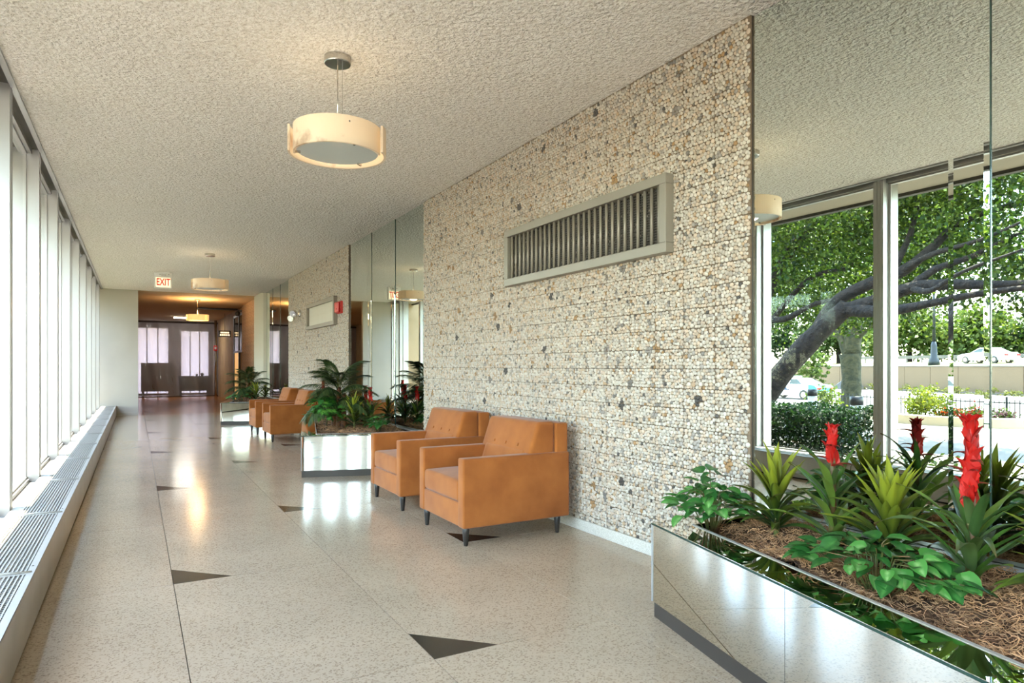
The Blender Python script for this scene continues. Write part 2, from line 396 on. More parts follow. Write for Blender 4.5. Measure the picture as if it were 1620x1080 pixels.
order = np.argsort(-score); single = order[:300]; rest = order[300:]
peb_rest = join_pebbles('pebble_field', V[rest], T, PC[rest]); peb_rest.materials.append(m_peb)
peb_all = join_pebbles('pebble_field_far', V, T, PC); peb_all.materials.append(m_peb)
panel_me = slab(0, 0).mesh('stone_panel'); panel_me.materials.append(m_mortar)
def pebble_wall(name, y0, near, label):
    w = struct(name, MB().box(0.0, 0.028, 0, WALL_L, 0, ZC), m_kick, label=label); w.location = (XW, y0, 0)
    cells = [(j, i) for j in range(NB) for i in range(NR) if (j + 1) * PW <= WALL_L + 0.02 and (i + 1) * PH <= ZC + 0.02]
    cells.sort(key=lambda c: (y0 + c[0] * PW) + 0.35 * abs(c[1] * PH - H))
    if near:
        for j, i in cells[:300]:
            p = obj('stone_panel', panel_me, None, w); p.location = (0, j * PW, i * PH)
        for q in single:
            c = np.array([0, pa_[q], pb_[q]]); p = obj('pebble', np_mesh('pebble', V[q] - c, T, np.repeat(PC[q:q + 1], V.shape[1], 0), True), m_peb, w)
            p.location = (-0.012, pa_[q], pb_[q])
        far = cells[300:]
    else: far = cells
    mb = MB()
    for j, i in far: mb.box(-0.012, 0.0, j * PW + 0.0012, min((j + 1) * PW - 0.0012, WALL_L), i * PH + 0.0012, min((i + 1) * PH - 0.0012, ZC - 0.001))
    obj('stone_panel_field', mb, m_mortar, w, kind='stuff')
    p = obj('pebble_field', peb_rest if near else peb_all, None, w, kind='stuff'); p.location = (-0.012, 0, 0)
    b = soften(struct('baseboard_right', MB().box(XW - 0.028, XW, y0, y0 + WALL_L, 0, 0.082), m_base), 0.004)
    return w
pebble_wall('wall_right', seg_y[0], True, 'long pebble-faced wall behind the two near armchairs')
pebble_wall('wall_right', seg_y[1], False, 'pebble-faced wall with the red alarm box behind the far armchairs')
# lobby pebble wall, too far to tell stones apart
m_pfar = mat('far_pebbles', srgb(190, 164, 136), 0.7, var=(srgb(128, 106, 84), 42, 0.45, 0.6, 2), bump=(45, 0.5, 0.006, 'voronoi'))
w3 = struct('wall_right', MB().box(0.0, 0.028, 0, 2.42 * H, 0, ZC), m_kick, label='pebble panel wall in the dim lobby past the white post'); w3.location = (XW, 15.8 * H, 0)
pf = MB().box(-0.012, 0, 0.002, 2 * PW - 0.002, 0.002, 2 * PH - 0.002).mesh('stone_panel'); pf.materials.append(m_pfar)
for j in range(6):
    for i in range(13):
        p = obj('stone_panel', pf, None, w3); p.location = (0, j * 2 * PW, i * 2 * PH - 0.02)

# ================================================================ mirrors on the right wall
def mirror(y0, y1, label, strip=True, far_strip=False):
    """panel y0..y1; a narrow bevelled strip lies over its near joint"""
    g = 0.0015
    o = thing('mirror_panel', label, 'mirror', (XW, (y0 + y1) / 2, 0.0), group='wall mirrors')
    h0, h1 = 0.0, ZC - 0.006
    obj('mirror_glass', MB().box(0.004, 0.012, y0 + g, y1 - g, h0, h1), m_mirror, o, world=False).location = (0, -(y0 + y1) / 2, 0)
    obj('backing', MB().box(0.0125, 0.0285, y0, y1, h0, h1), m_dark, o).location = (0, -(y0 + y1) / 2, 0)
    if strip:
        ya, yb = y0, y0 + 0.125 * H; bv = 0.021; x1, x0 = 0.0035, -0.0015
        s = MB()
        pr = [(x1, ya), (x0 + 0.002, ya), (x0, ya + bv), (x0, yb - bv), (x0 + 0.002, yb), (x1, yb)]
        s.prism(pr, h0, h1)
        st = obj('bevelled_strip', s, m_mirror, o); st.location = (0, -(y0 + y1) / 2, 0); st['label'] = 'narrow bevelled mirror strip over the joint'
        e = obj('strip_edge', MB().box(-0.0015, 0.0125, ya - 0.004, ya - 0.0003, h0, h1), m_edge, st)
    return o
for b, (edges, lab) in enumerate((
        ((-0.51, 0.22, 1.10, 2.044), ('wall mirror nearest the camera, off the right edge of the picture', 'wall mirror at the right edge, behind the nearest red bromeliad', 'wall mirror beside the near pebble wall, showing the tree and window post')),
        ((5.885, 6.72, 7.53, 8.44), ('near third of the mirrors behind the middle planter, showing a window post', 'middle third of the mirrors behind the middle planter, showing the exit sign', 'far third of the mirrors behind the middle planter, beside the red alarm wall')),
        ((12.33, 13.13, 13.93, 14.75), ('near third of the far mirrors, beyond the chrome spotlight', 'middle third of the far mirrors behind the far palm', 'last wall mirror before the white fluted post')))):
    for k in range(3):
        mirror(edges[k] * H, edges[k + 1] * H, lab[k], strip=(k > 0))
# entrance end: wall beside mirrors
pebw = struct('wall_right', MB().box(XW, XW + 0.029, Y0, -0.515 * H, 0, ZC), m_pfar, label='wall behind the camera')
# fluted white post before the lobby
post = thing('fluted_post', 'pale fluted folding-door post standing against the wall at the lobby opening', 'post', (XW - 0.08, 15.25 * H, 0))
m_post = mat('pale_post', srgb(206, 199, 182), 0.5)
for k in range(5):
    y = 14.78 * H + k * 0.2 * H
    soften(obj('flute', MB().prism([(XW + 0.028, y), (XW - 0.05, y + 0.02), (XW - 0.12, y + 0.1 * H), (XW - 0.05, y + 0.2 * H - 0.02), (XW + 0.028, y + 0.2 * H - 0.001)], 0, ZC - 0.006), m_post, post, world=True), 0.006)

# ================================================================ window wall on the left
PITCH = 1.285 * H; MW = 0.105
wy_ = [3.27 * H + PITCH * k for k in range(-6, 10)]
XGL = XG - 0.115                                        # glass plane
mul = MB()
for x0, x1, a, b in ((XG, XG - 0.10, 0.0, MW), (XG - 0.10, XG - 0.13, 0.018, MW - 0.018), (XG - 0.13, XG - 0.27, 0.006, MW - 0.006)):
    mul.box(min(x0, x1) - XGL, max(x0, x1) - XGL, a, b, 0.19, ZC)
mul.box(XG - XGL - 0.004, XG - XGL + 0.006, 0.03, 0.04, 0.20, ZC); mul.box(XG - XGL - 0.004, XG - XGL + 0.006, MW - 0.04, MW - 0.03, 0.20, ZC)
mul_me = mul.mesh('mullion'); mul_me.materials.append(m_alu)
def window_parts(L):
    h = MB().box(-0.035, 0.060, MW, L, ZC - 0.045, ZC); h.box(-0.02, 0.03, MW, L, ZC - 0.062, ZC - 0.045)
    s = MB().box(-0.16, 0.115, MW, L, 0.19, 0.215); s.box(-0.025, 0.045, MW, L, 0.215, 0.245); s.box(-0.012, 0.028, MW, L, 0.245, 0.262)
    j = MB().box(-0.014, 0.022, MW, MW + 0.022, 0.26, ZC - 0.06); j.box(-0.014, 0.022, L - 0.022, L, 0.26, ZC - 0.06)
    p = MB().box(-0.003, 0.003, MW + 0.015, L - 0.015, 0.25, ZC - 0.05)
    out = []
    for nm, mb, m in (('head_rail', h, m_alu), ('sill_rail', s, m_alu), ('jamb_stop', j, m_alu), ('pane', p, m_glass)):
        me = mb.mesh(nm); me.materials.append(m); out.append((nm, me))
    return out
full = window_parts(PITCH); last = window_parts(YP - wy_[-1])
for k, y in enumerate(wy_):
    w = struct('window_%d' % (k + 1), loc=(XGL, y, 0))
    obj('mullion', mul_me, None, w)
    for nm, me in (full if k < len(wy_) - 1 else last): obj(nm, me, None, w)
y_first = wy_[0]
struct('wall_left_entrance', MB().box(XG - 0.28, XG, Y0, y_first, 0, ZC), m_white)
struct('trim_3', MB().box(XG - 0.28, XG + 0.006, Y0, YP, -0.3, 0.189), m_steel, label='low upstand under the windows')
struct('trim_4', MB().box(XG, XG + 0.035, Y0, YP, ZC - 0.016, ZC), m_alu, label='slim metal trim where ceiling meets windows')
# heater cabinet along the windows
heat = thing('radiator_cabinet', 'long low pale metal radiator cabinet with grilles under the windows', 'radiator', (-0.56, 7.0, 0))
XF, XB, HZ = -0.34 * H, XG + 0.008, 0.258
gp = 1.507; gs = [3.89 + gp * k for k in range(-6, 11)]; gs = [g for g in gs if Y0 + 0.1 < g < YP - 0.2]
gs = [max(Y0, gs[0] - gp)] + gs + [YP - 0.002]
XL, XR = -0.668, -0.452
for i in range(len(gs) - 1):
    a, b = gs[i], gs[i + 1]
    c = MB().box(XF - 0.004, XF, a + 0.001, b - 0.001, 0.018, HZ)
    c.box(XB, XB + 0.004, a, b, 0.018, HZ)
    obj('front_panel', MB().box(XF - 0.005, XF, a + 0.0012, b - 0.0012, 0.016, HZ - 0.001), m_steel, heat, world=True)
    top = MB().box(XB, XL, a, b, HZ - 0.006, HZ).box(XR, XF, a + 0.0008, b - 0.0008, HZ - 0.006, HZ)
    top.box(XL, XR, a, a + 0.022, HZ - 0.006, HZ).box(XL, XR, b - 0.022, b, HZ - 0.006, HZ)
    tf_ = obj('top_frame', top, m_grille, heat, world=True)
    gr = MB(); n = 12
    for k in range(n):
        x = XL + (XR - XL) * (k + 0.5) / n; gr.box(x - 0.0036, x + 0.0036, a + 0.022, b - 0.022, HZ - 0.0045, HZ - 0.001)
    m_ = int((b - a - 0.044) / 0.024)
    for k in range(1, m_):
        y = a + 0.022 + (b - a - 0.044) * k / m_; gr.box(XL, XR, y - 0.0035, y + 0.0035, HZ - 0.0065, HZ - 0.0046)
    obj('grille', gr, m_grille, heat, world=True)
    st = MB(); st.tube([(XB + 0.01, b, HZ + 0.002), ((XL + XR) / 2, b, HZ + 0.009), (XF - 0.01, b, HZ + 0.002)], 0.006, 6)
    if i < len(gs) - 2: obj('cover_strip', st, m_grille, heat, world=True, smooth=True)
    for x in (XR + 0.012, XL - 0.014):
        obj('screw', MB().lathe([(0.004, 0), (0.004, 0.0015), (0.002, 0.002)], 8, (x, a + 0.12, HZ)), m_dark, tf_, world=True)
obj('fin_core', MB().box(XL - 0.02, XR + 0.02, gs[0], gs[-1], 0.03, 0.13), m_dark, heat, world=True)
obj('plinth', MB().box(XB + 0.01, XF - 0.012, gs[0], gs[-1], 0.0, 0.02), m_dark, heat, world=True)

# ================================================================ entrance end behind the camera (glazed doors, widened across it for more daylight)
wb = struct('wall_back', MB().box(XG, XW + 0.03, Y0 - 0.15, Y0, 2.95, ZC), m_white)
for k in range(3):
    wd = (XW - XG) / 3; x0 = XG + k * wd; d_ = struct('door_%d' % (k + 1), loc=(x0, Y0 - 0.07, 0), label='glazed entrance door behind the camera')
    f = MB().box(0, 0.07, -0.025, 0.025, 0.01, 2.94).box(wd - 0.07, wd - 0.002, -0.025, 0.025, 0.01, 2.94).box(0.07, wd - 0.07, -0.025, 0.025, 0.01, 0.2).box(0.07, wd - 0.07, -0.025, 0.025, 2.84, 2.94)
    obj('door_frame', f, m_alu, d_); obj('pane', MB().box(0.06, wd - 0.06, -0.004, 0.004, 0.19, 2.85), m_glass, d_)

# ================================================================ lobby end: sheet, windows behind it, crates
m_translu = mat('translucent_blind', srgb(200, 190, 190), 0.8, transl=0.8)
wend = struct('wall_end', MB().box(-3.0, 0.0, 32.6, 32.8, 0, ZC).box(1.25, 1.72, 32.6, 32.8, 0, ZC).box(2.85, XW + 0.33, 32.6, 32.8, 0, ZC).box(0, 1.25, 32.6, 32.8, 2.95, ZC).box(1.72, 2.85, 32.6, 32.8, 2.85, ZC), mat('grey_wall', srgb(168, 164, 166), 0.8))
for k, (x0, x1, zt) in enumerate(((0.0, 1.25, 2.95), (1.72, 2.85, 2.85))):
    w = struct('window_%d' % (20 + k), loc=(x0, 32.6, 0), label='bright translucent panelled window behind the plastic sheet')
    n = 3; q = (x1 - x0) / n
    for i in range(n): obj('pane', MB().box(i * q + 0.012, (i + 1) * q - 0.012, 0.02, 0.03, 0.06, zt - 0.04), m_translu, w)
    fr = MB()
    for i in range(n + 1): fr.box(max(0, i * q - 0.014), min(x1 - x0, i * q + 0.014), 0, 0.05, 0, zt)
    fr.box(0, x1 - x0, 0, 0.05, 0, 0.07).box(0, x1 - x0, 0, 0.05, zt - 0.05, zt); obj('window_frame', fr, m_white, w)
m_sheet = glass_mat('plastic_sheet', (0.93, 0.93, 0.95), 1.0, 0.12, haze=0.30, hazecol=(0.78, 0.77, 0.80), bump=(3.2, 1.0, 0.16))
nx, nz = 90, 40; Vs = []
rs = np.random.default_rng(3)
for j in range(nz + 1):
    for i in range(nx + 1):
        x = -2.98 + (XW + 0.04 + 2.98) * i / nx; z = 0.03 + (ZC - 0.19) * j / nz
        y = YE - 0.06 + 0.075 * math.sin(x * 5.1 + 0.4 * math.sin(z * 1.3)) * (0.35 + 0.65 * (1 - j / nz)) + 0.02 * math.sin(x * 13 + z * 2.1) + 0.012 * math.sin(z * 5 + x * 3)
        Vs.append((x, y, z))
Fs = [(j * (nx + 1) + i, j * (nx + 1) + i + 1, (j + 1) * (nx + 1) + i + 1, (j + 1) * (nx + 1) + i) for j in range(nz) for i in range(nx)]
sh = obj('plastic_sheet', np_mesh('plastic_sheet', Vs, Fs, None, True), m_sheet)
tag(sh, 'clear wrinkled plastic sheet hung across the far lobby', 'plastic sheet')
rail = thing('sheet_frame', 'dark timber rail and metal pole holding the plastic sheet', 'frame', (1.4, YE, 0))
obj('top_rail', MB().box(-2.99, XW + 0.05, YE - 0.09, YE - 0.03, ZC - 0.165, ZC - 0.09), mat('dark_timber', srgb(52, 40, 32), 0.6), rail, world=True)
obj('pole', MB().tube([(XW - 0.04, YE - 0.13, 0), (XW - 0.04, YE - 0.13, ZC - 0.01)], 0.055, 12), m_chrome, rail, world=True, smooth=True)
obj('bottom_batten', MB().box(-2.99, XW + 0.05, YE - 0.11, YE - 0.02, 0.0, 0.03), mat('batten', srgb(40, 34, 30), 0.5), rail, world=True)
m_crate = mat('brown_panel', srgb(120, 70, 38), 0.4, var=(srgb(80, 42, 22), 3, 0.35, 0.7))
def crate(name, label, cat, x0, x1, zt, m, legs, dy):
    t = thing(name, label, cat, ((x0 + x1) / 2, YE + dy + 0.25, 0)); a = YE + dy; b = a + 0.55; zb = 0.22
    soften(obj('body', MB().box(x0 + 0.015, x1 - 0.015, a + 0.02, b - 0.02, zb, zt - 0.03), m, t, world=True), 0.008)
    soften(obj('top', MB().box(x0, x1, a, b, zt - 0.032, zt), m, t, world=True), 0.006)
    for k in range(2):
        xa = x0 + 0.04 + k * (x1 - x0 - 0.06) / 2; xb = xa + (x1 - x0 - 0.10) / 2
        dr = soften(obj('door', MB().box(xa, xb, a, a + 0.022, zb + 0.03, zt - 0.06), m, t, world=True), 0.006); xk = xb - 0.05 if k == 0 else xa + 0.05; obj('handle', MB().box(xk - 0.012, xk + 0.012, a - 0.022, a + 0.001, (zb + zt) / 2 - 0.06, (zb + zt) / 2 + 0.06), m_chrome, dr, world=True)
    for x in (x0 + 0.04, x1 - 0.13):
        for y in (a + 0.03, b - 0.11): obj('leg', MB().prism([(x, y), (x + 0.09, y), (x + 0.09, y + 0.08), (x, y + 0.08)], 0, zb + 0.005), m, t, world=True)
crate('cabinet', 'brown wooden cabinet behind the plastic sheet, left', 'cabinet', 0.17, 1.46, 1.385, m_crate, True, 0.18)
crate('sideboard', 'low dark green-black sideboard behind the plastic sheet, right', 'cabinet', 1.53, 2.76, 0.84, mat('green_black', srgb(30, 36, 26), 0.4), True, 0.18)
for k, (x, r) in enumerate(((2.24, 0.05), (2.45, 0.075))):
    tag(obj('ornament', MB().lathe([(r * 0.5, 0), (r, r * 0.8), (r * 0.9, r * 1.3), (r * 0.4, r * 1.6), (r * 0.45, r * 1.75)], 14, (x, YE + 0.45, 0.84)), mat('grey_ornament_%d' % k, srgb(120, 112, 106), 0.5), smooth=True),
        ('small grey rounded ornament on the dark sideboard', 'larger grey rounded ornament near the right end of the dark sideboard')[k], 'ornament')
# doorway with green glass and an emissive amber panel standing for the lit opening in the lobby's right wall
d3 = struct('door_4', loc=(XW + 0.05, 19.0 * H, 0), label='dark framed glazed opening with a glowing amber panel in the lobby wall')
ya, yb = 18.28 * H, 20.1 * H
fr = MB().box(XW + 0.0, XW + 0.06, ya, ya + 0.10, 0, 2.95).box(XW, XW + 0.06, yb - 0.08, yb, 0, 2.95).box(XW, XW + 0.06, ya, yb, 2.9, 2.98).box(XW, XW + 0.06, ya + 0.9, ya + 0.96, 0, 2.95).box(XW, XW + 0.06, ya + 0.1, yb, 1.7, 1.76)
obj('door_frame', fr, m_legs, d3, world=True)
obj('pane', MB().box(XW + 0.02, XW + 0.03, ya + 0.1, yb - 0.08, 1.76, 2.9), glass_mat('green_glass', (0.3, 0.36, 0.28), 1.0, haze=0.30, hazecol=(0.2, 0.2, 0.12)), d3, world=True)
obj('glow_panel', MB().box(XW + 0.035, XW + 0.045, ya + 0.98, yb - 0.1, 0.02, 1.7), mat('amber_glow', (0.8, 0.45, 0.15), 0.5, emit=((1.0, 0.55, 0.2), 0.07)), d3, world=True)

# ================================================================ armchairs
def make_chair():
    """faces -x; origin at the near front bottom corner of the footprint; width along +y, depth along +x"""
    W, D, ZB, ZA, ZT = 0.81, 0.875, 0.128, 0.607, 0.83
    t = thing('armchair', 'armchair', 'armchair', group='tan suede armchairs')
    aw = 0.092
    def rb(name, x0, x1, y0, y1, z0, z1, r, puff=0, taper=None, m=m_suede, seg=3):
        me = rbox_mesh(name, (x1 - x0, y1 - y0, z1 - z0), r, seg, puff, taper)
        o = obj(name, me, m, t, smooth=True); o.location = ((x0 + x1) / 2, (y0 + y1) / 2, z0); return o
    rb('arm', 0, D, 0, aw, ZB, ZA, 0.016); rb('arm', 0, D, W - aw, W, ZB, ZA, 0.016)
    rb('front_rail', 0.006, 0.08, aw - 0.004, W - aw + 0.004, ZB + 0.002, 0.294, 0.012)
    rb('base', 0.05, D - 0.05, aw - 0.002, W - aw + 0.002, ZB + 0.012, 0.286, 0.01)
    rb('back', D - 0.115, D - 0.006, 0.012, W - 0.012, ZB + 0.02, ZT - 0.008, 0.018)
    rb('seat_cushion', 0.004, D - 0.20, aw + 0.002, W - aw - 0.002, 0.297, 0.448, 0.028, puff=0.022)
    # back cushion: wedge, thick at the seat, thin at the top
    def tp(c):
        x, y, z = c; k = z / 0.37
        if x < 0: x = -0.175 + 0.125 * k
        return (x, y, z)
    bc = rb('back_cushion', D - 0.115 - 0.10, D - 0.115 + 0.10, 0.024 + aw * 0.0, W - 0.024, ZA - 0.16, ZT + 0.004, 0.03, taper=tp)
    bc.location.x = D - 0.215
    # the lower half sits between the arms
    lc = rb('lumbar_cushion', D - 0.36, D - 0.19, aw + 0.004, W - aw - 0.004, 0.44, ZA + 0.02, 0.03, taper=lambda c: (c[0] - (0.035 if c[0] < 0 and c[2] < 0.05 else 0) + (0.02 if c[0] < 0 and c[2] > 0.05 else 0), c[1], c[2]))
    for y in (0.22, 0.405, 0.59):
        z = 0.655; x = D - 0.320
        b = obj('button', MB().lathe([(0.0, -0.001), (0.013, 0.0), (0.013, 0.004), (0.008, 0.007), (0.0, 0.008)], 12), m_suede, bc, smooth=True)
        b.location = Vector((x, y, z)) - bc.location; b.rotation_euler = (0, -PI / 2 + 0.3, 0)
    leg = MB().lathe([(0.013, 0.0), (0.015, 0.006), (0.024, 0.10), (0.026, 0.15)], 16).mesh('leg'); leg.materials.append(m_legs)
    for x in (0.045, D - 0.075):
        for y in (0.055, W - 0.055):
            obj('leg', leg, None, t, smooth=True).location = (x, y, 0)
    return t
chair = make_chair()
CX = 1.565 * H
spots = [(CX, 3.306 * H, 'tan suede armchair nearest the camera, in front of the pebble wall'),
         (CX + 0.01, 4.335 * H, 'tan suede armchair second from the camera, between its twin and the middle planter'),
         (1.535 * H, 9.15 * H, 'tan suede armchair just behind the middle planter, nearer of the far pair'),
         (1.52 * H, 10.28 * H, 'tan suede armchair farthest away, beside the far planter')]
for i, (x, y, lab) in enumerate(spots):
    o = chair if i == 0 else copy_tree(chair)
    o.location = (x, y, 0); o['label'] = lab

# ================================================================ pendant lamps
def make_pendant(m_shade, m_diff, lit=None):
    t = thing('pendant_lamp', 'pendant', 'pendant lamp', group='alabaster drum pendant lamps')
    obj('canopy', MB().lathe([(0.055, -0.045), (0.078, -0.045), (0.082, -0.04), (0.082, 0.0), (0.03, 0.0)], 32), m_chrome, t, smooth=False)
    zs = 2.645 - ZC; h = 0.165
    obj('stem', MB().tube([(0, 0, -0.05), (0, 0, zs + h * 0.5 - 0.02)], 0.0045, 8), m_chrome, t, smooth=True)
    obj('cable', MB().tube([(0.03, 0, -0.045), (0.031, 0.003, zs)], 0.0014, 6), m_chrome, t)
    R = 0.298
    obj('shade_band', MB().arc(R - 0.014, R, math.radians(-40), math.radians(168), zs - h / 2, zs + h / 2), m_shade, t, smooth=False)
    obj('shade_band', MB().arc(R - 0.045, R - 0.031, math.radians(-200), math.radians(-30), zs - h / 2 - 0.002, zs + h / 2 - 0.002), m_shade, t, smooth=False)
    df_ = obj('diffuser', MB().lathe([(0.0, 0.0), (R - 0.05, 0.0), (R - 0.05, 0.006), (0.0, 0.006)], 40, (0, 0, zs - h / 2 + 0.016)), m_diff, t)
    for k in range(3):
        a = math.radians(40 + 120 * k)
        c = obj('clip', MB().box(-0.022, 0.014, -0.006, 0.006, 0, 0.012), m_chrome, df_); c.location = ((R - 0.052) * math.cos(a), (R - 0.052) * math.sin(a), zs - h / 2 + 0.004); c.rotation_euler = (0, 0, a)
    obj('spider', MB().box(-R + 0.04, R - 0.03, -0.004, 0.004, zs + 0.04, zs + 0.05).box(-0.004, 0.004, -R + 0.03, R - 0.04, zs + 0.04, zs + 0.05), m_chrome, t)
    return t
pen = make_pendant(m_alab, m_frost)
for i, (x, y, lab) in enumerate(((1.10, 4.158, 'large alabaster drum pendant lamp hanging nearest the camera'),
                                 (1.108, 12.487, 'unlit alabaster drum pendant lamp hanging beside the exit sign'),
                                 (1.10, -3.6, 'added alabaster drum pendant lamp, unseen behind the camera'))):  # unseen pendant added to help light the corridor
    o = pen if i == 0 else copy_tree(pen)
    o.location = (x, y, ZC); o['label'] = lab
for k_, (x, y) in enumerate(((1.10, 4.158), (1.108, 12.487), (1.10, -3.6))):
    ld = bpy.data.lights.new('pendant_bulb', 'POINT'); lo = bpy.data.objects.new('pendant_bulb', ld); COL.objects.link(lo)
    ld.energy = 0.4; ld.color = (1.0, 0.78, 0.52); ld.shadow_soft_size = 0.1; lo.location = (x, y, 2.645)  # weak warm bulbs, also in the unlit pendant and the added one
m_amber = mat('lit_alabaster', srgb(240, 190, 110), 0.4, emit=((1.0, 0.60, 0.22), 0.085))
m_amber2 = mat('lit_diffuser', srgb(250, 225, 170), 0.4, emit=((1.0, 0.74, 0.40), 0.16))
pl = make_pendant(m_amber, m_amber2); pl.location = (1.54, 21.03, ZC - 0.005); pl['label'] = 'glowing amber drum pendant lamp in the dim lobby'
ld = bpy.data.lights.new('pendant_bulb', 'POINT'); lo = bpy.data.objects.new('pendant_bulb', ld); COL.objects.link(lo)
ld.energy = 6; ld.color = (1.0, 0.66, 0.32); ld.shadow_soft_size = 0.2; lo.parent = pl; lo.location = (0, 0, 2.645 - ZC + 0.10)
# fluorescent light further in
ft = thing('ceiling_light', 'bright white fluorescent ceiling light deep in the lobby', 'ceiling light', (1.62, 28.6, ZC - 0.06))
obj('housing', MB().box(-0.36, 0.36, -0.09, 0.09, 0.02, 0.055), m_white, ft)
obj('diffuser', MB().box(-0.35, 0.35, -0.085, 0.085, -0.02, 0.02), mat('fluorescent', (1, 1, 1), 0.4, emit=((1.0, 0.93, 0.8), 1.6)), ft)
fl_d = bpy.data.lights.new('fluorescent_tube', 'AREA'); fl_o = bpy.data.objects.new('fluorescent_tube', fl_d); COL.objects.link(fl_o)
fl_d.shape = 'RECTANGLE'; fl_d.size = 0.7; fl_d.size_y = 0.17; fl_d.energy = 4; fl_d.color = (1.0, 0.93, 0.82); fl_o.parent = ft; fl_o.location = (0, 0, -0.024)
cs = thing('ceiling_vent', 'long dark slot vent in the lobby ceiling right of the amber lamp', 'vent', (2.35, 24.0, ZC - 0.02))
obj('slot', MB().box(-0.62, 0.62, -0.16, 0.16, -0.012, 0.014), m_dark, cs)
for k in range(5): obj('slat', MB().box(-0.62, 0.62, -0.13 + k * 0.065, -0.122 + k * 0.065, -0.03, -0.011), m_legs, cs)
cc = thing('security_camera', 'small black security camera under the lobby ceiling by the pebble wall', 'camera', (XW - 0.12, 18.4 * H, ZC - 0.28))
obj('bracket', MB().box(-0.02, 0.17, -0.02, 0.02, 0.10, 0.14), m_black, cc); obj('dome', MB().lathe([(0.02, -0.05), (0.06, -0.03), (0.075, 0.03), (0.07, 0.08), (0.03, 0.11)], 16), m_black, cc, smooth=True)

# ================================================================ exit signs
es = thing('exit_sign', 'white lit exit sign with red letters hanging from the ceiling', 'exit sign', (0.49, 12.4 * H, ZC))
m_signw = mat('sign_case', srgb(232, 230, 222), 0.5)
obj('canopy', MB().box(-0.11, 0.11, -0.04, 0.04, -0.022, -0.001), m_signw, es)
soften(obj('case', MB().box(-0.165, 0.165, -0.03, 0.03, -0.335, -0.021), m_signw, es), 0.006)
lf_ = obj('lit_face', MB().box(-0.135, 0.135, -0.034, -0.0301, -0.312, -0.118), mat('sign_glow', (1, 0.85, 0.6), 0.5, emit=((1.0, 0.74, 0.45), 0.10)), es)
le = obj('lettering', text_mesh('EXIT', 0.172, 0.0015), mat('sign_red', srgb(205, 48, 18), 0.5, emit=((0.9, 0.05, 0.01), 0.03)), lf_)
le.rotation_euler = (PI / 2, 0, 0); le.location = (0, -0.0365, -0.215); le.scale = (0.72, 1.15, 1); le['label'] = 'red letters EXIT'
obj('charge_plate', MB().box(-0.04, 0.05, -0.034, -0.0301, -0.083, -0.045), m_chrome, es)
for x in (-0.06, 0.10): obj('indicator', MB().box(x - 0.008, x + 0.008, -0.033, -0.0301, -0.06, -0.046), m_black, es)
e2 = thing('hanging_sign', 'small dark hanging sign with two glowing rows in the lobby', 'sign', (XW - 0.14, 26.2, 2.42))
obj('case', MB().box(-0.21, 0.21, -0.03, 0.03, -0.11, 0.12), m_legs, e2); obj('hanger', MB().tube([(0, 0, 0.11), (0, 0, ZC - 2.425)], 0.008, 6), m_legs, e2)
m_sg = mat('sign_letters', (1, 0.8, 0.5), 0.5, emit=((1.0, 0.72, 0.4), 0.22))
for r, (n, w) in enumerate(((6, 0.3), (5, 0.34))):
    for k in range(n):
        x = -w / 2 + w * (k + 0.5) / n; obj('glyph', MB().box(x - w / n * 0.36, x + w / n * 0.36, -0.034, -0.0301, 0.02 - r * 0.085, 0.075 - r * 0.085), m_sg, e2)
rb_ = thing('alarm_box', 'small dark red alarm box on the pole by the plastic sheet', 'alarm', (XW - 0.06, YE - 0.22, 2.0))
m_red = mat('alarm_red', srgb(196, 32, 26), 0.35)
soften(obj('case', MB().box(-0.07, 0.07, -0.03, 0.03, -0.11, 0.11), m_red, rb_), 0.008); obj('lens', MB().box(-0.035, 0.035, -0.038, -0.031, -0.04, 0.06), m_frost, rb_)

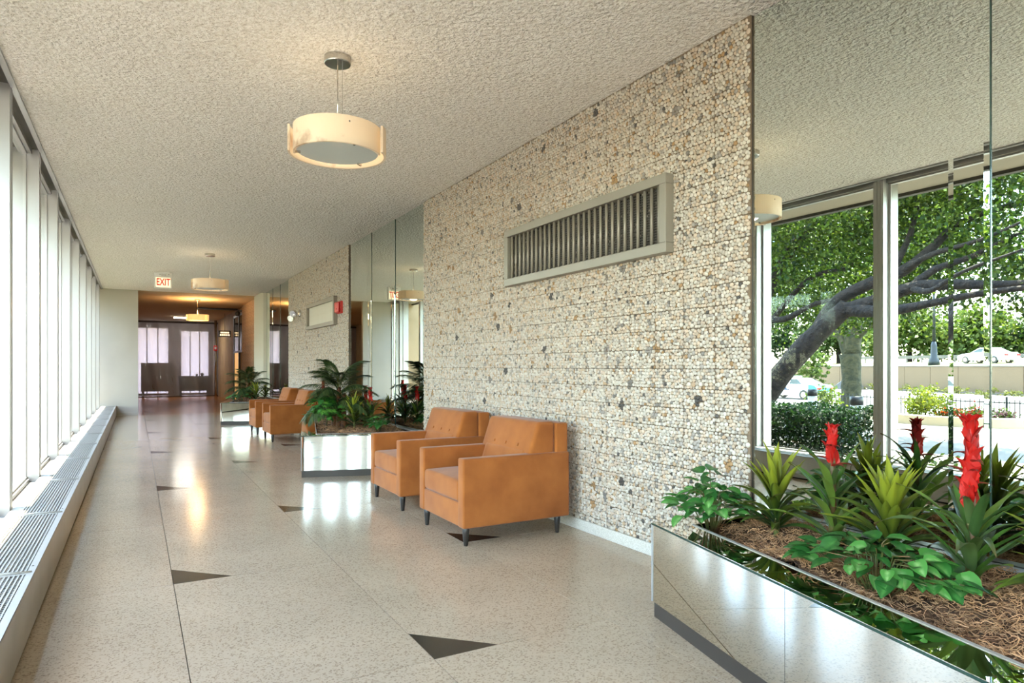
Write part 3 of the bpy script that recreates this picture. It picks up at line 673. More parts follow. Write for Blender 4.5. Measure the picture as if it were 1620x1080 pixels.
# ================================================================ fittings on the pebble walls
def wall_grille(name, label, y0, y1, z0, z1, far):
    t = thing(name, label, 'vent', (XW - 0.02, (y0 + y1) / 2, z0)); fw = 0.062; x0, x1 = XW - 0.085, XW - 0.006
    m_fr = mat('grille_frame', srgb(142, 136, 124), 0.45, 0.2)
    for nm, b in (('frame_top', (y0, y1, z1 - fw, z1)), ('frame_bottom', (y0, y1, z0, z0 + fw)), ('frame_side', (y0, y0 + fw, z0 + fw + 0.0004, z1 - fw - 0.0004)), ('frame_side', (y1 - fw, y1, z0 + fw + 0.0004, z1 - fw - 0.0004))):
        soften(obj(nm, MB().box(x0, x1, *b), m_fr, t, world=True), 0.003)
    a, b, c, d = y0 + fw, y1 - fw, z0 + fw, z1 - fw
    obj('back_plate', MB().box(XW - 0.02, XW - 0.012, a, b, c, d), m_dark if not far else mat('pale_insert', srgb(206, 198, 180), 0.6), t, world=True)
    m_sl = mat('louvre_paint', srgb(142, 134, 121), 0.4, 0.2)
    if not far:
        lat = MB(); n = int((b - a) / 0.0165); q = int((d - c) / 0.0165)
        for i in range(1, n): lat.box(XW - 0.030, XW - 0.026, a + (b - a) * i / n - 0.0022, a + (b - a) * i / n + 0.0022, c, d)
        for i in range(1, q): lat.box(XW - 0.031, XW - 0.027, a, b, c + (d - c) * i / q - 0.0028, c + (d - c) * i / q + 0.0028)
        obj('perforated_screen', lat, mat('screen_grey', srgb(92, 86, 78), 0.5), t, world=True, kind='stuff')
        n = 29; me = MB().tube([(0, 0, 0), (0, 0, d - c)], 0.0115, 10).mesh('louvre'); me.materials.append(m_sl)
        for i in range(n): obj('louvre', me, None, t, smooth=True, world=True).location += Vector((XW - 0.052, a + (b - a) * (i + 0.5) / n, c))
    else:
        n = 34; me = MB().box(-0.012, 0.0, -0.022, 0.022, 0, d - c).mesh('slat'); me.materials.append(mat('pale_slats', srgb(212, 206, 190), 0.55, var=(srgb(176, 160, 130), 5, 0.5, 0.7)))
        for i in range(n): obj('slat', me, None, t, world=True).location += Vector((XW - 0.024, a + (b - a) * (i + 0.5) / n, c))
wall_grille('wall_vent', 'grey framed wall vent with upright round louvres above the near armchairs', 3.13, 5.22, 1.955, 2.45, False)
wall_grille('wall_vent', 'pale slatted wall vent in a tan frame beside the red alarm box', 11.13, 13.19, 1.945, 2.42, True)
fa = thing('fire_alarm', 'bright red fire alarm box on the pebble wall beside the pale vent', 'alarm', (XW - 0.012, 10.92, 2.11))
soften(obj('back_box', MB().box(-0.045, 0.0, -0.13, 0.13, 0, 0.2), m_red, fa), 0.008)
soften(obj('cover', MB().box(-0.085, -0.046, -0.115, 0.115, 0.012, 0.188), m_red, fa), 0.02); obj('pull_bar', MB().box(-0.092, -0.084, -0.06, 0.06, 0.06, 0.08), m_red, fa)
sl = thing('spotlight', 'round chrome twin spotlight on the pebble wall past the pale vent', 'spotlight', (XW - 0.012, 14.05, 2.33))
obj('wall_plate', MB().lathe([(0.075, 0), (0.075, 0.02), (0.05, 0.03)], 20), m_chrome, sl, smooth=True).rotation_euler = (0, -PI / 2, 0)
for k, (dy, dz, ry) in enumerate(((-0.02, 0.0, -PI / 2 - 0.5), (0.2, -0.09, -PI / 2 - 0.2))):
    hd = obj('lamp_head', MB().lathe([(0.02, -0.05), (0.05, -0.035), (0.068, 0.02), (0.072, 0.045), (0.064, 0.048), (0.02, 0.03)], 22), m_chrome, sl, smooth=True)
    hd.location = (-0.13, dy, dz); hd.rotation_euler = (0.3, ry, 0.5)

# ================================================================ mirrored planters
ZP = 0.46; RIM = 0.165; KICK = 0.075
def make_planter(yn, yf, xn, xf, label, mlabel, strands):
    t = thing('planter', label, 'planter', (2.4, (yn + yf) / 2, 0)); xb = XW - 0.006
    dx = (xf - xn) / (yf - yn); nl = math.hypot(1, dx)
    X = lambda y, off=0.0: xn + dx * (y - yn) + off * nl        # face line, off = inset from it
    SL = 0.315; E = lambda x, off=0.0: yn - SL * (x - xn) + off * math.hypot(1, SL)   # slanting near end
    th = 0.02
    obj('kick', MB().prism([(X(yn, 0.005), yn + 0.006), (xb, E(xb, 0.006)), (xb, yf - 0.008), (X(yf, 0.005), yf - 0.008)], 0.0, KICK - 0.0005), m_kick, t, world=True)
    # mirrored front in three sheets, near end, far end
    n = 3
    for k in range(n):
        a = yn + (yf - yn) * k / n + 0.0012; b = yn + (yf - yn) * (k + 1) / n - 0.0012
        obj('mirror_front', MB().prism([(X(a), a), (X(a, th), a), (X(b, th), b), (X(b), b)], KICK, ZP - 0.0015), m_mirror2, t, world=True)
    w = xb - X(yn); q = 2
    for k in range(q):
        a = X(yn) + w * k / q + 0.0012; b = X(yn) + w * (k + 1) / q - 0.0012
        a += (th + 0.008 if k == 0 else 0); obj('mirror_end', MB().prism([(a, E(a, 0.001)), (b, E(b, 0.001)), (b, E(b, th)), (a, E(a, th))], KICK, ZP - 0.0015), m_mirror2, t, world=True)
    obj('mirror_end', MB().box(X(yf) + th + 0.006, xb, yf - th, yf - 0.0012, KICK, ZP - 0.0015), m_mirror2, t, world=True)
    tr = MB()
    for p in ((X(yn), yn), (X(yf), yf)): tr.box(p[0] - 0.004, p[0] + 0.006, p[1] - 0.004, p[1] + 0.004, KICK, ZP)
    obj('corner_strip', tr, m_alu, t, world=True)
    # rim ledge
    ri = RIM
    # inner corner where the two inset lines meet
    yi = (yn - SL * (ri * nl - dx * yn) + ri * math.hypot(1, SL)) / (1 + SL * dx); PN = (X(yi, ri), yi)
    obj('rim_front', MB().prism([(X(yn) - 0.004, yn - 0.003), PN, (X(yf - 0.14, ri), yf - 0.14), (X(yf) - 0.004, yf)], ZP, ZP + 0.006), m_mirror2, t, world=True)
    obj('rim_near', MB().prism([(X(yn) - 0.003, yn - 0.0032), (xb, E(xb) - 0.0032), (xb, E(xb, ri)), (PN[0] + 0.0006, PN[1])], ZP, ZP + 0.006), m_mirror2, t, world=True)
    obj('rim_far', MB().prism([(X(yf), yf + 0.0005), (X(yf - 0.14, ri), yf - 0.1395), (xb, yf - 0.1395), (xb, yf + 0.0005)], ZP, ZP + 0.006), m_mirror2, t, world=True)
    obj('rim_back', MB().box(xb - 0.06, xb, E(xb - 0.06, ri) + 0.001, yf - 0.141, ZP, ZP + 0.006), m_alu, t, world=True)
    e = MB()
    pts = [(X(yn) - 0.004, yn - 0.004, ZP - 0.001), (X(yf) - 0.004, yf, ZP - 0.001)]
    e.tube(pts, 0.0045, 6); e.tube([(X(yn) - 0.004, yn - 0.004, ZP - 0.001), (xb, E(xb) - 0.004, ZP - 0.001)], 0.0045, 6)
    obj('rim_edge', e, m_edge, t, world=True)
    lip = MB().tube([(*PN, ZP + 0.006), (X(yf - 0.14, ri), yf - 0.14, ZP + 0.006)], 0.006, 6)
    lip.tube([(*PN, ZP + 0.006), (xb - 0.06, E(xb - 0.06, ri), ZP + 0.006)], 0.006, 6)
    obj('inner_lip', lip, m_alu, t, world=True)
    # shredded wood filling
    rg = np.random.default_rng(int(yn * 100) % 997 + 3)
    inside = lambda x, y: (X(y, ri) + 0.01 < x < xb - 0.06) and (E(x, ri) + 0.01 < y < yf - 0.15)
    hz = lambda x, y: 0.442 + 0.022 * math.sin(x * 9 + y * 4) + 0.022 * math.sin(y * 7.3 - x * 5) + 0.012 * math.sin(x * 23 + y * 19)
    nx_, ny_ = 22, 60; Vv = []
    for j in range(ny_ + 1):
        for i in range(nx_ + 1):
            q_ = j / ny_; xa_ = PN[0] + (xb - 0.06 - PN[0]) * i / nx_; xf_ = X(yf - 0.14, ri); xz_ = xf_ + (xb - 0.06 - xf_) * i / nx_
            x = xa_ + (xz_ - xa_) * q_; y = E(xa_, ri) + (yf - 0.14 - E(xa_, ri)) * q_; Vv.append((x, y, hz(x, y) - 0.012 + rg.normal(0, 0.006)))
    Ff = [(j * (nx_ + 1) + i, j * (nx_ + 1) + i + 1, (j + 1) * (nx_ + 1) + i + 1, (j + 1) * (nx_ + 1) + i) for j in range(ny_) for i in range(nx_)]
    mo = thing('wood_wool', mlabel, 'wood shavings', (2.5, (yn + yf) / 2, 0.40), kind='stuff')
    obj('mound', np_mesh('mound', Vv, Ff, None, True), m_moss0, mo, world=True, kind='stuff')
    mb = MB(); cnt = 0; Cc = []
    while cnt < strands:
        y = yn - 0.5 + (yf - yn + 0.5) * rg.random(); x = 1.5 + 1.5 * rg.random()
        if not inside(x, y): continue
        a = rg.random() * 6.28; p = Vector((x, y, hz(x, y) + rg.uniform(-0.008, 0.012))); pts = [p.copy()]; curl = rg.normal(0, 1.0)
        st = rg.uniform(0.007, 0.013)
        for s_ in range(7):
            a += curl * 0.55 + rg.normal(0, 0.35); p = p + Vector((math.cos(a) * st, math.sin(a) * st, rg.normal(0, 0.005)))
            if inside(p.x, p.y): pts.append(p.copy())
        if len(pts) < 3: continue
        k0 = len(mb.v); mb.tube(pts, rg.uniform(0.0009, 0.0017), 3, cap=False); c = rg.uniform(0.55, 1.25); Cc += [c] * (len(mb.v) - k0); cnt += 1
    me = mb.mesh('shaving'); a_ = me.color_attributes.new('Col', 'FLOAT_COLOR', 'POINT'); bc_ = np.array(srgb(176, 132, 92))
    cc_ = np.ones((len(me.vertices), 4), np.float32); cc_[:, :3] = np.array(Cc)[:, None] * bc_; a_.data.foreach_set('color', cc_.ravel())
    obj('shavings', me, m_moss, mo, world=True, kind='stuff')
    return t
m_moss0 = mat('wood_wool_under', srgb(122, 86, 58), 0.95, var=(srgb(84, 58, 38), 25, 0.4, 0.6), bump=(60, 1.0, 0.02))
m_moss = mat('wood_wool', srgb(170, 128, 88), 0.8, attr='Col')
make_planter(-0.34, 2.53, 1.54, 2.235, 'near mirror-clad wedge planter with bromeliads at the bottom right', 'curly brown wood wool filling the near planter', 8500)
make_planter(7.60, 8.45 * H, 1.605, 2.24, 'middle mirror-clad wedge planter with the palm, behind the second armchair', 'curly brown wood wool around the palm in the middle planter', 2600)
make_planter(15.3, 14.75 * H, 1.56, 2.24, 'farthest mirror-clad planter with a palm, near the lobby', 'curly brown wood wool in the farthest planter', 900)

# ================================================================ plants
m_leaf = mat('leaf', (0.1, 0.2, 0.05), 0.38, attr='Col', transl=0.25, spec=0.5)
m_leafd = mat('leaf_plain', (0.1, 0.2, 0.05), 0.5, attr='Col', transl=0.15, spec=0.4)
m_redp = mat('bract_red', srgb(222, 34, 20), 0.45, attr='Col', transl=0.12)
m_stem = mat('stem_green', srgb(84, 92, 44), 0.5, var=(srgb(112, 70, 40), 12, 0.45, 0.6))
m_trunk = mat('palm_trunk', srgb(122, 78, 46), 0.85, var=(srgb(70, 44, 28), 30, 0.4, 0.6), bump=(40, 0.8, 0.01))
def blade(name, L, W, droop, fold=0.25, n=9, shape=0.55, cfun=None, wav=0.0, m=None):
    """leaf along +y, face +z; droop = total bend in radians"""
    V_, C_ = [], []; y = z = 0.0; ds = L / n
    for i in range(n + 1):
        t = i / n; a = -droop * t ** 1.5
        w = W * 0.5 * (math.sin(PI * min(1, 0.06 + 0.94 * t) ** shape)) if t < 1 else 0.0
        w = max(w, W * 0.012); wz = wav * math.sin(t * 11)
        for s in (-1, -0.5, 0, 0.5, 1):
            h = abs(s) * w * fold * 2 + wz * abs(s) * s
            V_.append((s * w, y - h * math.sin(a), z + h * math.cos(a))); C_.append(cfun(t, abs(s)))
        y += ds * math.cos(a); z += ds * math.sin(a)
    F_ = [(i * 5 + k, i * 5 + k + 1, (i + 1) * 5 + k + 1, (i + 1) * 5 + k) for i in range(n) for k in range(4)]
    me = np_mesh(name, V_, F_, np.array(C_), True)
    if m: me.materials.append(m)
    return me
mixc = lambda a, b, t: tuple(x + (y - x) * max(0, min(1, t)) for x, y in zip(a, b))
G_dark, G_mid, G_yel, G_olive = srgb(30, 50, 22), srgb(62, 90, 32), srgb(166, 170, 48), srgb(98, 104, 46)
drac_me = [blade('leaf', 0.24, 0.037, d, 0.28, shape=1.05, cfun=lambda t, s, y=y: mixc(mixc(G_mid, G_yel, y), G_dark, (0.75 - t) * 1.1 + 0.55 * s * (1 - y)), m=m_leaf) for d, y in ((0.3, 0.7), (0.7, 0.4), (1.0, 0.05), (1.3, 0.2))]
strap_me = [blade('leaf', 0.37, 0.046, d, 0.22, 11, shape=0.8, cfun=lambda t, s, q=q: mixc(q, srgb(96, 44, 30), (t - 0.8) * 3), wav=0.004, m=m_leaf) for d, q in ((0.5, srgb(76, 112, 44)), (0.95, srgb(58, 84, 40)), (1.5, srgb(84, 106, 58)), (0.8, srgb(104, 128, 52)))]
bract_me = [blade('bract', 0.10, 0.060, d, 0.55, 6, cfun=lambda t, s: mixc(srgb(206, 30, 18), srgb(150, 16, 14), t * 0.8 + s * 0.2), m=m_redp) for d in (-0.5, 0.5)]
bract2_me = [blade('bract', 0.12, 0.03, 1.0, 0.3, 6, cfun=lambda t, s: mixc(srgb(190, 40, 26), srgb(96, 52, 40), t * 1.3), m=m_redp)]
def leaf_at(parent, me, base, az, el, sc=1.0, roll=0.0, name='leaf'):
    o = bpy.data.objects.new(name, me); COL.objects.link(o); o.parent = parent
    o.matrix_local = Matrix.Translation(base) @ Matrix.Rotation(az, 4, 'Z') @ Matrix.Rotation(el, 4, 'X') @ Matrix.Rotation(roll, 4, 'Y') @ Matrix.Scale(sc, 4)
    return o
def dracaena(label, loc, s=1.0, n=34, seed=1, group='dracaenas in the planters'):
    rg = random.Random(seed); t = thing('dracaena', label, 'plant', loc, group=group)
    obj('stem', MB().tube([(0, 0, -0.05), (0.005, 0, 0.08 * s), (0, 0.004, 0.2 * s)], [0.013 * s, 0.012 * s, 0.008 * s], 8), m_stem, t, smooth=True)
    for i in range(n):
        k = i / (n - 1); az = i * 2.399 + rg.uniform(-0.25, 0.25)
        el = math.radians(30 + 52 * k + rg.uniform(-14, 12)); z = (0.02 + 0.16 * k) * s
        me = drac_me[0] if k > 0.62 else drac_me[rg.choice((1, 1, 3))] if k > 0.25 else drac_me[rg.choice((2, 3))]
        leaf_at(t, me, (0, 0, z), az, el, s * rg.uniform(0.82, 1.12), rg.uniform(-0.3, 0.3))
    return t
def bromeliad(label, loc, s=1.0, zr0=0.37, zr1=0.56, seed=1, n=17, lean=0.0, group='red bromeliads in the planters'):
    rg = random.Random(seed); t = thing('bromeliad', label, 'plant', loc, group=group)
    obj('stem', MB().tube([(0, 0, -0.05), (0.004, 0, zr0 * 0.6), (0, 0, zr1 - 0.05)], [0.02 * s, 0.016 * s, 0.009], 8), m_stem, t, smooth=True)
    for i in range(n):
        k = i / (n - 1); az = i * 2.399 + rg.uniform(-0.2, 0.2); el = math.radians(38 + 34 * k + rg.uniform(-12, 10))
        leaf_at(t, strap_me[rg.randrange(4)], (0, 0, 0.02 + (zr0 - 0.05) * k * 0.8), az, el, s * rg.uniform(0.75, 1.1) * (1 - 0.25 * k), rg.uniform(-0.4, 0.4))
    nb = max(9, int((zr1 - zr0) / 0.015))
    for i in range(nb):
        k = i / (nb - 1); az = i * 2.2; z = zr0 + (zr1 - zr0 - 0.075 * s) * k
        leaf_at(t, bract_me[i % 2], (0.010 * math.cos(az + 1.57), 0.010 * math.sin(az + 1.57), z), az, math.radians(80 - 6 * k + rg.uniform(-5, 5)), s * (1.0 - 0.25 * k) * rg.uniform(0.9, 1.05), name='bract')
    for i in range(7):
        z = zr0 - 0.02 + (zr1 - zr0) * rg.random() * 0.8
        leaf_at(t, bract2_me[0], (0, 0, z), i * 2.4 + rg.random(), math.radians(rg.uniform(15, 40)), s * rg.uniform(0.6, 0.95), name='bract')
    for i in range(7): leaf_at(t, bract_me[1], (0, 0, zr1 - 0.065 * s), i * 2 * PI / 7, math.radians(66), 0.66 * s, name='bract')
    return t
def heart(name, L, c1, c2):
    """pothos leaf: heart outline, slightly cupped, stalk end at origin"""
    V_, C_ = [], []; n = 8
    for i in range(n + 1):
        t = i / n; w = L * 0.40 * (math.sin(PI * t ** 0.62) ** 0.8 if 0 < t < 1 else 0.0) + (0.01 * L if t < 1 else 0)
        for s in (-1, -0.5, 0, 0.5, 1):
            back = -0.12 * L * (abs(s) ** 2) if t < 0.3 else 0
            V_.append((s * w, L * t + back, -0.16 * L * t * t + abs(s) * w * 0.35)); C_.append(mixc(c1, c2, (0.55 - abs(s)) * 1.1 * (0.4 + 0.6 * math.sin(i * 2.3 + s * 4) ** 2)))
    F_ = [(i * 5 + k, i * 5 + k + 1, (i + 1) * 5 + k + 1, (i + 1) * 5 + k) for i in range(n) for k in range(4)]
    me = np_mesh(name, V_, F_, np.array(C_), True); me.materials.append(m_leaf); return me
heart_me = [heart('leaf', 0.085, srgb(52, 112, 46), srgb(126, 176, 96)), heart('leaf', 0.085, srgb(40, 92, 38), srgb(84, 140, 66)), heart('leaf', 0.085, srgb(74, 136, 58), srgb(170, 208, 136))]
def pothos(label, loc, spread, n, seed, hgt=0.16, s=1.0, group='trailing pothos in the planters'):
    rg = random.Random(seed); t = thing('pothos', label, 'plant', loc, group=group)
    for i in range(n):
        a = rg.random() * 2 * PI; r = math.sqrt(rg.random()); x, y = spread[0] * r * math.cos(a), spread[1] * r * math.sin(a)
        z = 0.055 + hgt * (1 - r * 0.75) * rg.uniform(0.35, 1.1)
        az = math.atan2(y, x) - PI / 2 + rg.uniform(-0.9, 0.9)
        leaf_at(t, heart_me[rg.randrange(3)], (x, y, z), az, rg.uniform(-0.5, 0.45), s * rg.uniform(0.75, 1.25), rg.uniform(-0.4, 0.4))
        if i % 2 == 0:
            obj('stalk', MB().tube([(x * 0.15, y * 0.15, -0.02), (x * 0.5, y * 0.5, z * 0.9), (x, y, z)], 0.0024 * s, 5), m_stem, t, smooth=True)
    return t
def frond_mesh(L, seed):
    rg = random.Random(seed); mb = MB(); C_ = []; n = 26; pts = []; y = z = 0.0
    for i in range(n + 1):
        a = 0.75 - 1.55 * (i / n) ** 1.2; pts.append(Vector((0, y, z))); y += L / n * math.cos(a); z += L / n * math.sin(a)
    mb.tube(pts, [0.007 * (1 - 0.85 * i / n) for i in range(n + 1)], 4, cap=False); C_ += [srgb(96, 104, 48)] * len(mb.v)
    for i in range(4, n + 1):
        for s in (-1, 1):
            for h in (0, 0.5):
                q = min(1, (i + h) / n); p = pts[i] if i == n or h == 0 else (pts[i] + pts[i + 1]) / 2
                l = L * 0.42 * math.sin(PI * (0.12 + 0.82 * q)) ** 0.7 * rg.uniform(0.85, 1.1); ang = math.radians(62 - 34 * q)
                d = Vector((s * math.sin(ang), math.cos(ang), 0)); k0 = len(mb.v); wv = Vector((d.y, -d.x, 0)) * 0.0075
                a1, a2, a3 = p, p + d * l * 0.5 + Vector((0, 0, -l * 0.08)), p + d * l + Vector((0, 0, -l * 0.42))
                mb.add([a1 - wv * 0.4, a1 + wv * 0.4, a2 + wv, a2 - wv, a3], [(0, 1, 2, 3), (3, 2, 4)])
                c = rg.choice((srgb(48, 70, 36), srgb(66, 88, 46), srgb(40, 58, 34), srgb(84, 100, 56))); C_ += [c] * 5
    me = bpy.data.meshes.new('frond'); me.from_pydata(mb.v, [], mb.f)
    a_ = me.color_attributes.new('Col', 'FLOAT_COLOR', 'POINT'); cc = np.ones((len(mb.v), 4), np.float32); cc[:, :3] = np.array(C_); a_.data.foreach_set('color', cc.ravel())
    me.materials.append(m_leafd); return me
fronds = [frond_mesh(0.62, k) for k in range(3)]
def palm(label, loc, s, n, seed, trunk=0.33):
    rg = random.Random(seed); t = thing('potted_palm', label, 'plant', loc, group='palms in the planters')
    for x, y, h in ((0, 0, trunk), (0.05, -0.06, trunk * 0.85), (-0.05, 0.05, trunk * 0.7)):
        tr = MB(); pts = [(x, y, -0.06 + (h + 0.06) * i / 8) for i in range(9)]; tr.tube(pts, [0.034 * (1.1 - 0.25 * i / 8) * (1 + 0.12 * (i % 2)) for i in range(9)], 9); obj('trunk', tr, m_trunk, t, smooth=True)
    for i in range(n):
        k = i / (n - 1); az = i * 2.399 + rg.uniform(-0.3, 0.3); el = math.radians(-22 + 62 * k + rg.uniform(-8, 8))
        leaf_at(t, fronds[rg.randrange(3)], (0.01 * math.cos(az), 0.01 * math.sin(az), trunk * (0.6 + 0.42 * k)), az, el, s * rg.uniform(0.85, 1.1) * (1.0 - 0.12 * k), name='frond')
    return t
ivy_cols = [(srgb(58, 122, 46), srgb(96, 160, 68)), (srgb(76, 142, 52), srgb(134, 184, 84)), (srgb(42, 94, 40), srgb(66, 126, 54))]
ivy_me = []
for c1, c2 in ivy_cols:
    V_, C_ = [(0, 0, 0)], [c2]
    out = [(0, -0.1), (0.32, -0.16), (0.5, 0.15), (0.3, 0.32), (0.36, 0.62), (0.12, 0.62), (0, 1.0), (-0.12, 0.62), (-0.36, 0.62), (-0.3, 0.32), (-0.5, 0.15), (-0.32, -0.16)]
    V_ = [(0, 0.3, 0.01)] + [(x * 1, y, -0.12 * (x * x + (y - 0.3) ** 2)) for x, y in out]; C_ = [c2] + [c1] * 12
    me = np_mesh('leaf', np.array(V_) * 0.075, [(0, i + 1, (i + 1) % 12 + 1) for i in range(12)], np.array(C_), True); me.materials.append(m_leaf); ivy_me.append(me)
def ivy(label, loc, spread, n, seed, hgt):
    rg = random.Random(seed); t = thing('ivy_bush', label, 'plant', loc, group='ivy bushes in the planters')
    obj('stem', MB().tube([(0, 0, -0.05), (0.01, 0.01, hgt * 0.4), (0, 0, hgt * 0.75)], 0.008, 6), m_stem, t, smooth=True)
    for i in range(n):
        u = rg.random() * 2 * PI; v = math.acos(rg.uniform(-0.35, 1)); r = rg.uniform(0.72, 1.03)
        p = (spread[0] * r * math.sin(v) * math.cos(u), spread[1] * r * math.sin(v) * math.sin(u), hgt * 0.5 + hgt * 0.5 * r * math.cos(v))
        leaf_at(t, ivy_me[rg.randrange(3)], p, u - PI / 2 + rg.uniform(-0.7, 0.7), rg.uniform(-1.0, 0.3), rg.uniform(0.8, 1.35), rg.uniform(-0.5, 0.5))
    return t
ZM = 0.445
# near planter
pothos('variegated pothos at the far left corner of the near planter', (2.43, 2.33, ZM), (0.19, 0.17), 100, 3, 0.27, 0.80)
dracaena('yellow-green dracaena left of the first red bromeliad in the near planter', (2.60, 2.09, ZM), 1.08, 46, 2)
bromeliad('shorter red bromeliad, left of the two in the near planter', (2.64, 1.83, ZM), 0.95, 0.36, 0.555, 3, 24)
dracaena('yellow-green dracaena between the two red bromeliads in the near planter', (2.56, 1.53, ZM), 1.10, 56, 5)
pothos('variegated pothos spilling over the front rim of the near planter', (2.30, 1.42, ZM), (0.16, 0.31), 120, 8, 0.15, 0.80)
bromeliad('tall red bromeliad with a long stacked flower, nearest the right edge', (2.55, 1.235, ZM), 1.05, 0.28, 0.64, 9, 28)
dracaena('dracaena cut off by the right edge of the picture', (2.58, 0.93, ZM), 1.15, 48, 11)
bromeliad('red bromeliad beyond the right edge of the picture', (2.45, 0.45, ZM), 1.0, 0.36, 0.56, 13)
# middle planter
palm('tall bushy palm in the middle planter', (2.33, 8.75, ZM), 0.96, 24, 4, 0.52)
dracaena('bright yellow-green dracaena in front of the middle palm', (2.42, 8.36, ZM), 1.15, 34, 7)
ivy('full green ivy bush at the left corner of the middle planter', (2.13, 8.60, ZM), (0.23, 0.22), 130, 2, 0.43)
bromeliad('red bromeliad left of the middle palm, showing past its fronds', (2.36, 9.70, ZM), 0.95, 0.36, 0.60, 5)
bromeliad('red bromeliad hidden behind the middle palm, seen in the mirror', (2.68, 8.72, ZM), 0.9, 0.34, 0.55, 6)
bromeliad('red bromeliad close to the mirror at the near end of the middle planter', (2.64, 8.38, ZM), 0.95, 0.34, 0.54, 8)
pothos('low pothos by the mirror behind the second armchair', (2.62, 8.0, ZM), (0.14, 0.2), 30, 12, 0.16)
dracaena('smaller green dracaena by the mirror, beyond the middle palm', (2.74, 9.25, ZM), 1.0, 26, 14)
# far planter
palm('dark green palm in the farthest planter', (2.30, 16.5, ZM), 0.95, 18, 9, 0.42)
dracaena('small bright dracaena in front of the farthest palm', (2.38, 16.0, ZM), 1.15, 28, 15)
pothos('low leafy pothos at the corner of the farthest planter', (2.02, 16.1, ZM), (0.22, 0.25), 36, 16, 0.2)
dracaena('dracaena by the far mirror, right of the farthest palm', (2.72, 16.9, ZM), 1.0, 24, 19)

# ================================================================ outdoors (seen in the mirrors through the windows)
gz = lambda x: float(np.interp(-x, [0, 12, 15, 20, 24, 300], [-0.2, -0.2, -0.42, -0.62, -1.0, -1.0]))
m_soil = mat('planting_soil', srgb(74, 66, 48), 0.95, var=(srgb(60, 84, 40), 6, 0.4, 0.65), bump=(30, 0.8, 0.03))
m_conc = mat('walk_concrete', srgb(108, 102, 94), 0.85, var=(srgb(94, 89, 82), 1.5, 0.4, 0.65))
m_lawn = mat('lawn', srgb(56, 74, 26), 0.95, var=(srgb(44, 62, 20), 9, 0.4, 0.65), bump=(80, 0.9, 0.03))
m_road = mat('road', srgb(116, 114, 110), 0.9, var=(srgb(104, 102, 100), 0.6, 0.4, 0.65))
m_conc2 = mat('reflector', srgb(224, 216, 202), 0.85, var=(srgb(210, 200, 186), 1.5, 0.4, 0.65))  # pale colour of the added sunlight-bouncing paving
def strip(name, x0, x1, y0, y1, m, lab, lift=0.0):
    xs_ = [x0] + [-b for b in (12, 15, 20, 24) if x1 < -b < x0] + [x1]; mb = MB()
    for a, b in zip(xs_, xs_[1:]): mb.add([(a, y0, gz(a) + lift), (b, y0, gz(b) + lift), (b, y1, gz(b) + lift), (a, y1, gz(a) + lift), (a, y0, gz(a) - 0.3), (b, y0, gz(b) - 0.3), (b, y1, gz(b) - 0.3), (a, y1, gz(a) - 0.3)], [(0, 1, 2, 3), (7, 6, 5, 4), (0, 4, 5, 1), (2, 6, 7, 3), (1, 5, 6, 2), (3, 7, 4, 0)])
    return struct(name, mb, m, label=lab)
strip('ground_bounce_strip', XG - 0.28, -2.2, -15, 70, mat('bounce_gravel', srgb(222, 214, 200), 0.9, var=(srgb(204, 195, 180), 40, 0.4, 0.6)), 'added pale gravel strip bouncing sunlight up to the ceiling')  # added outside the windows to bounce sunlight onto the ceiling
strip('ground_bounce_pad', 12.0, XG - 0.28, -40, Y0 - 0.16, m_conc2, 'added pale forecourt at the entrance')  # unseen paving added to bounce sunlight through the entrance glazing
strip('ground_bed', -2.202, -4.2, -15, 70, m_soil, 'planting bed outside the windows')
strip('walkway', -4.202, -12.0, -30, 11.5, m_conc, 'pale concrete walkway outside')
strip('ground_lawn', -4.202, -12.0, 11.5, 70, m_lawn, 'lawn beyond the hedge')
strip('ground_verge', -12.002, -22.0, -40, 80, m_lawn, 'lawn strip with the iron fence')
strip('road', -22.002, -75.0, -90, 140, m_road, 'sunlit street')
# retaining wall of ribbed concrete panels
A, B = Vector((-61.0, 54.0, 0)), Vector((-47.5, 6.0, 0)); dirw = (B - A).normalized(); nrm = Vector((-dirw.y, dirw.x, 0)); nrm = nrm if nrm.x > 0 else -nrm
m_ret = mat('aggregate_concrete', srgb(120, 100, 78), 0.9, var=(srgb(98, 82, 63), 20, 0.4, 0.62), bump=(25, 0.6, 0.03))
Lw = (B - A).length; npan = 18; angw = math.atan2(dirw.y, dirw.x)
rw = thing('retaining_wall', 'tan concrete panel retaining wall along the far side of the street', 'wall', tuple(A + Vector((0, 0, -1.0))), angw)
pm = MB().box(0.02, Lw / npan - 0.02, -0.15, 0.15, 0, 2.22).mesh('panel'); pm.materials.append(m_ret)
for k in range(npan): obj('panel', pm, None, rw).location = (Lw / npan * k, 0, 0)
obj('core', MB().box(0, Lw, -0.10, 0.10, 0, 2.2), mat('joint_dark', srgb(96, 80, 62), 0.9), rw); obj('kerb', MB().box(0, Lw, 0.4, 0.75, 0, 0.16), m_conc, rw)
obj('coping', MB().box(0, Lw, -0.2, 0.2, 2.22, 2.3), m_conc, rw)
up = A - nrm * 0.25; up2 = B - nrm * 0.25
bank = MB().add([(*(A - nrm * 0.2).xy, 1.2), (*(B - nrm * 0.2).xy, 1.2), (*(B - nrm * 14).xy, 1.75), (*(A - nrm * 14).xy, 1.75), (*(A - nrm * 0.2).xy, -1), (*(B - nrm * 0.2).xy, -1), (*(B - nrm * 14).xy, -1), (*(A - nrm * 14).xy, -1)], [(0, 1, 2, 3), (0, 4, 5, 1), (1, 5, 6, 2), (2, 6, 7, 3), (3, 7, 4, 0)])
struct('ground_bank', bank, mat('dry_grass', srgb(84, 82, 46), 0.95, var=(srgb(70, 74, 38), 2, 0.4, 0.6)), label='dry grass bank above the retaining wall')
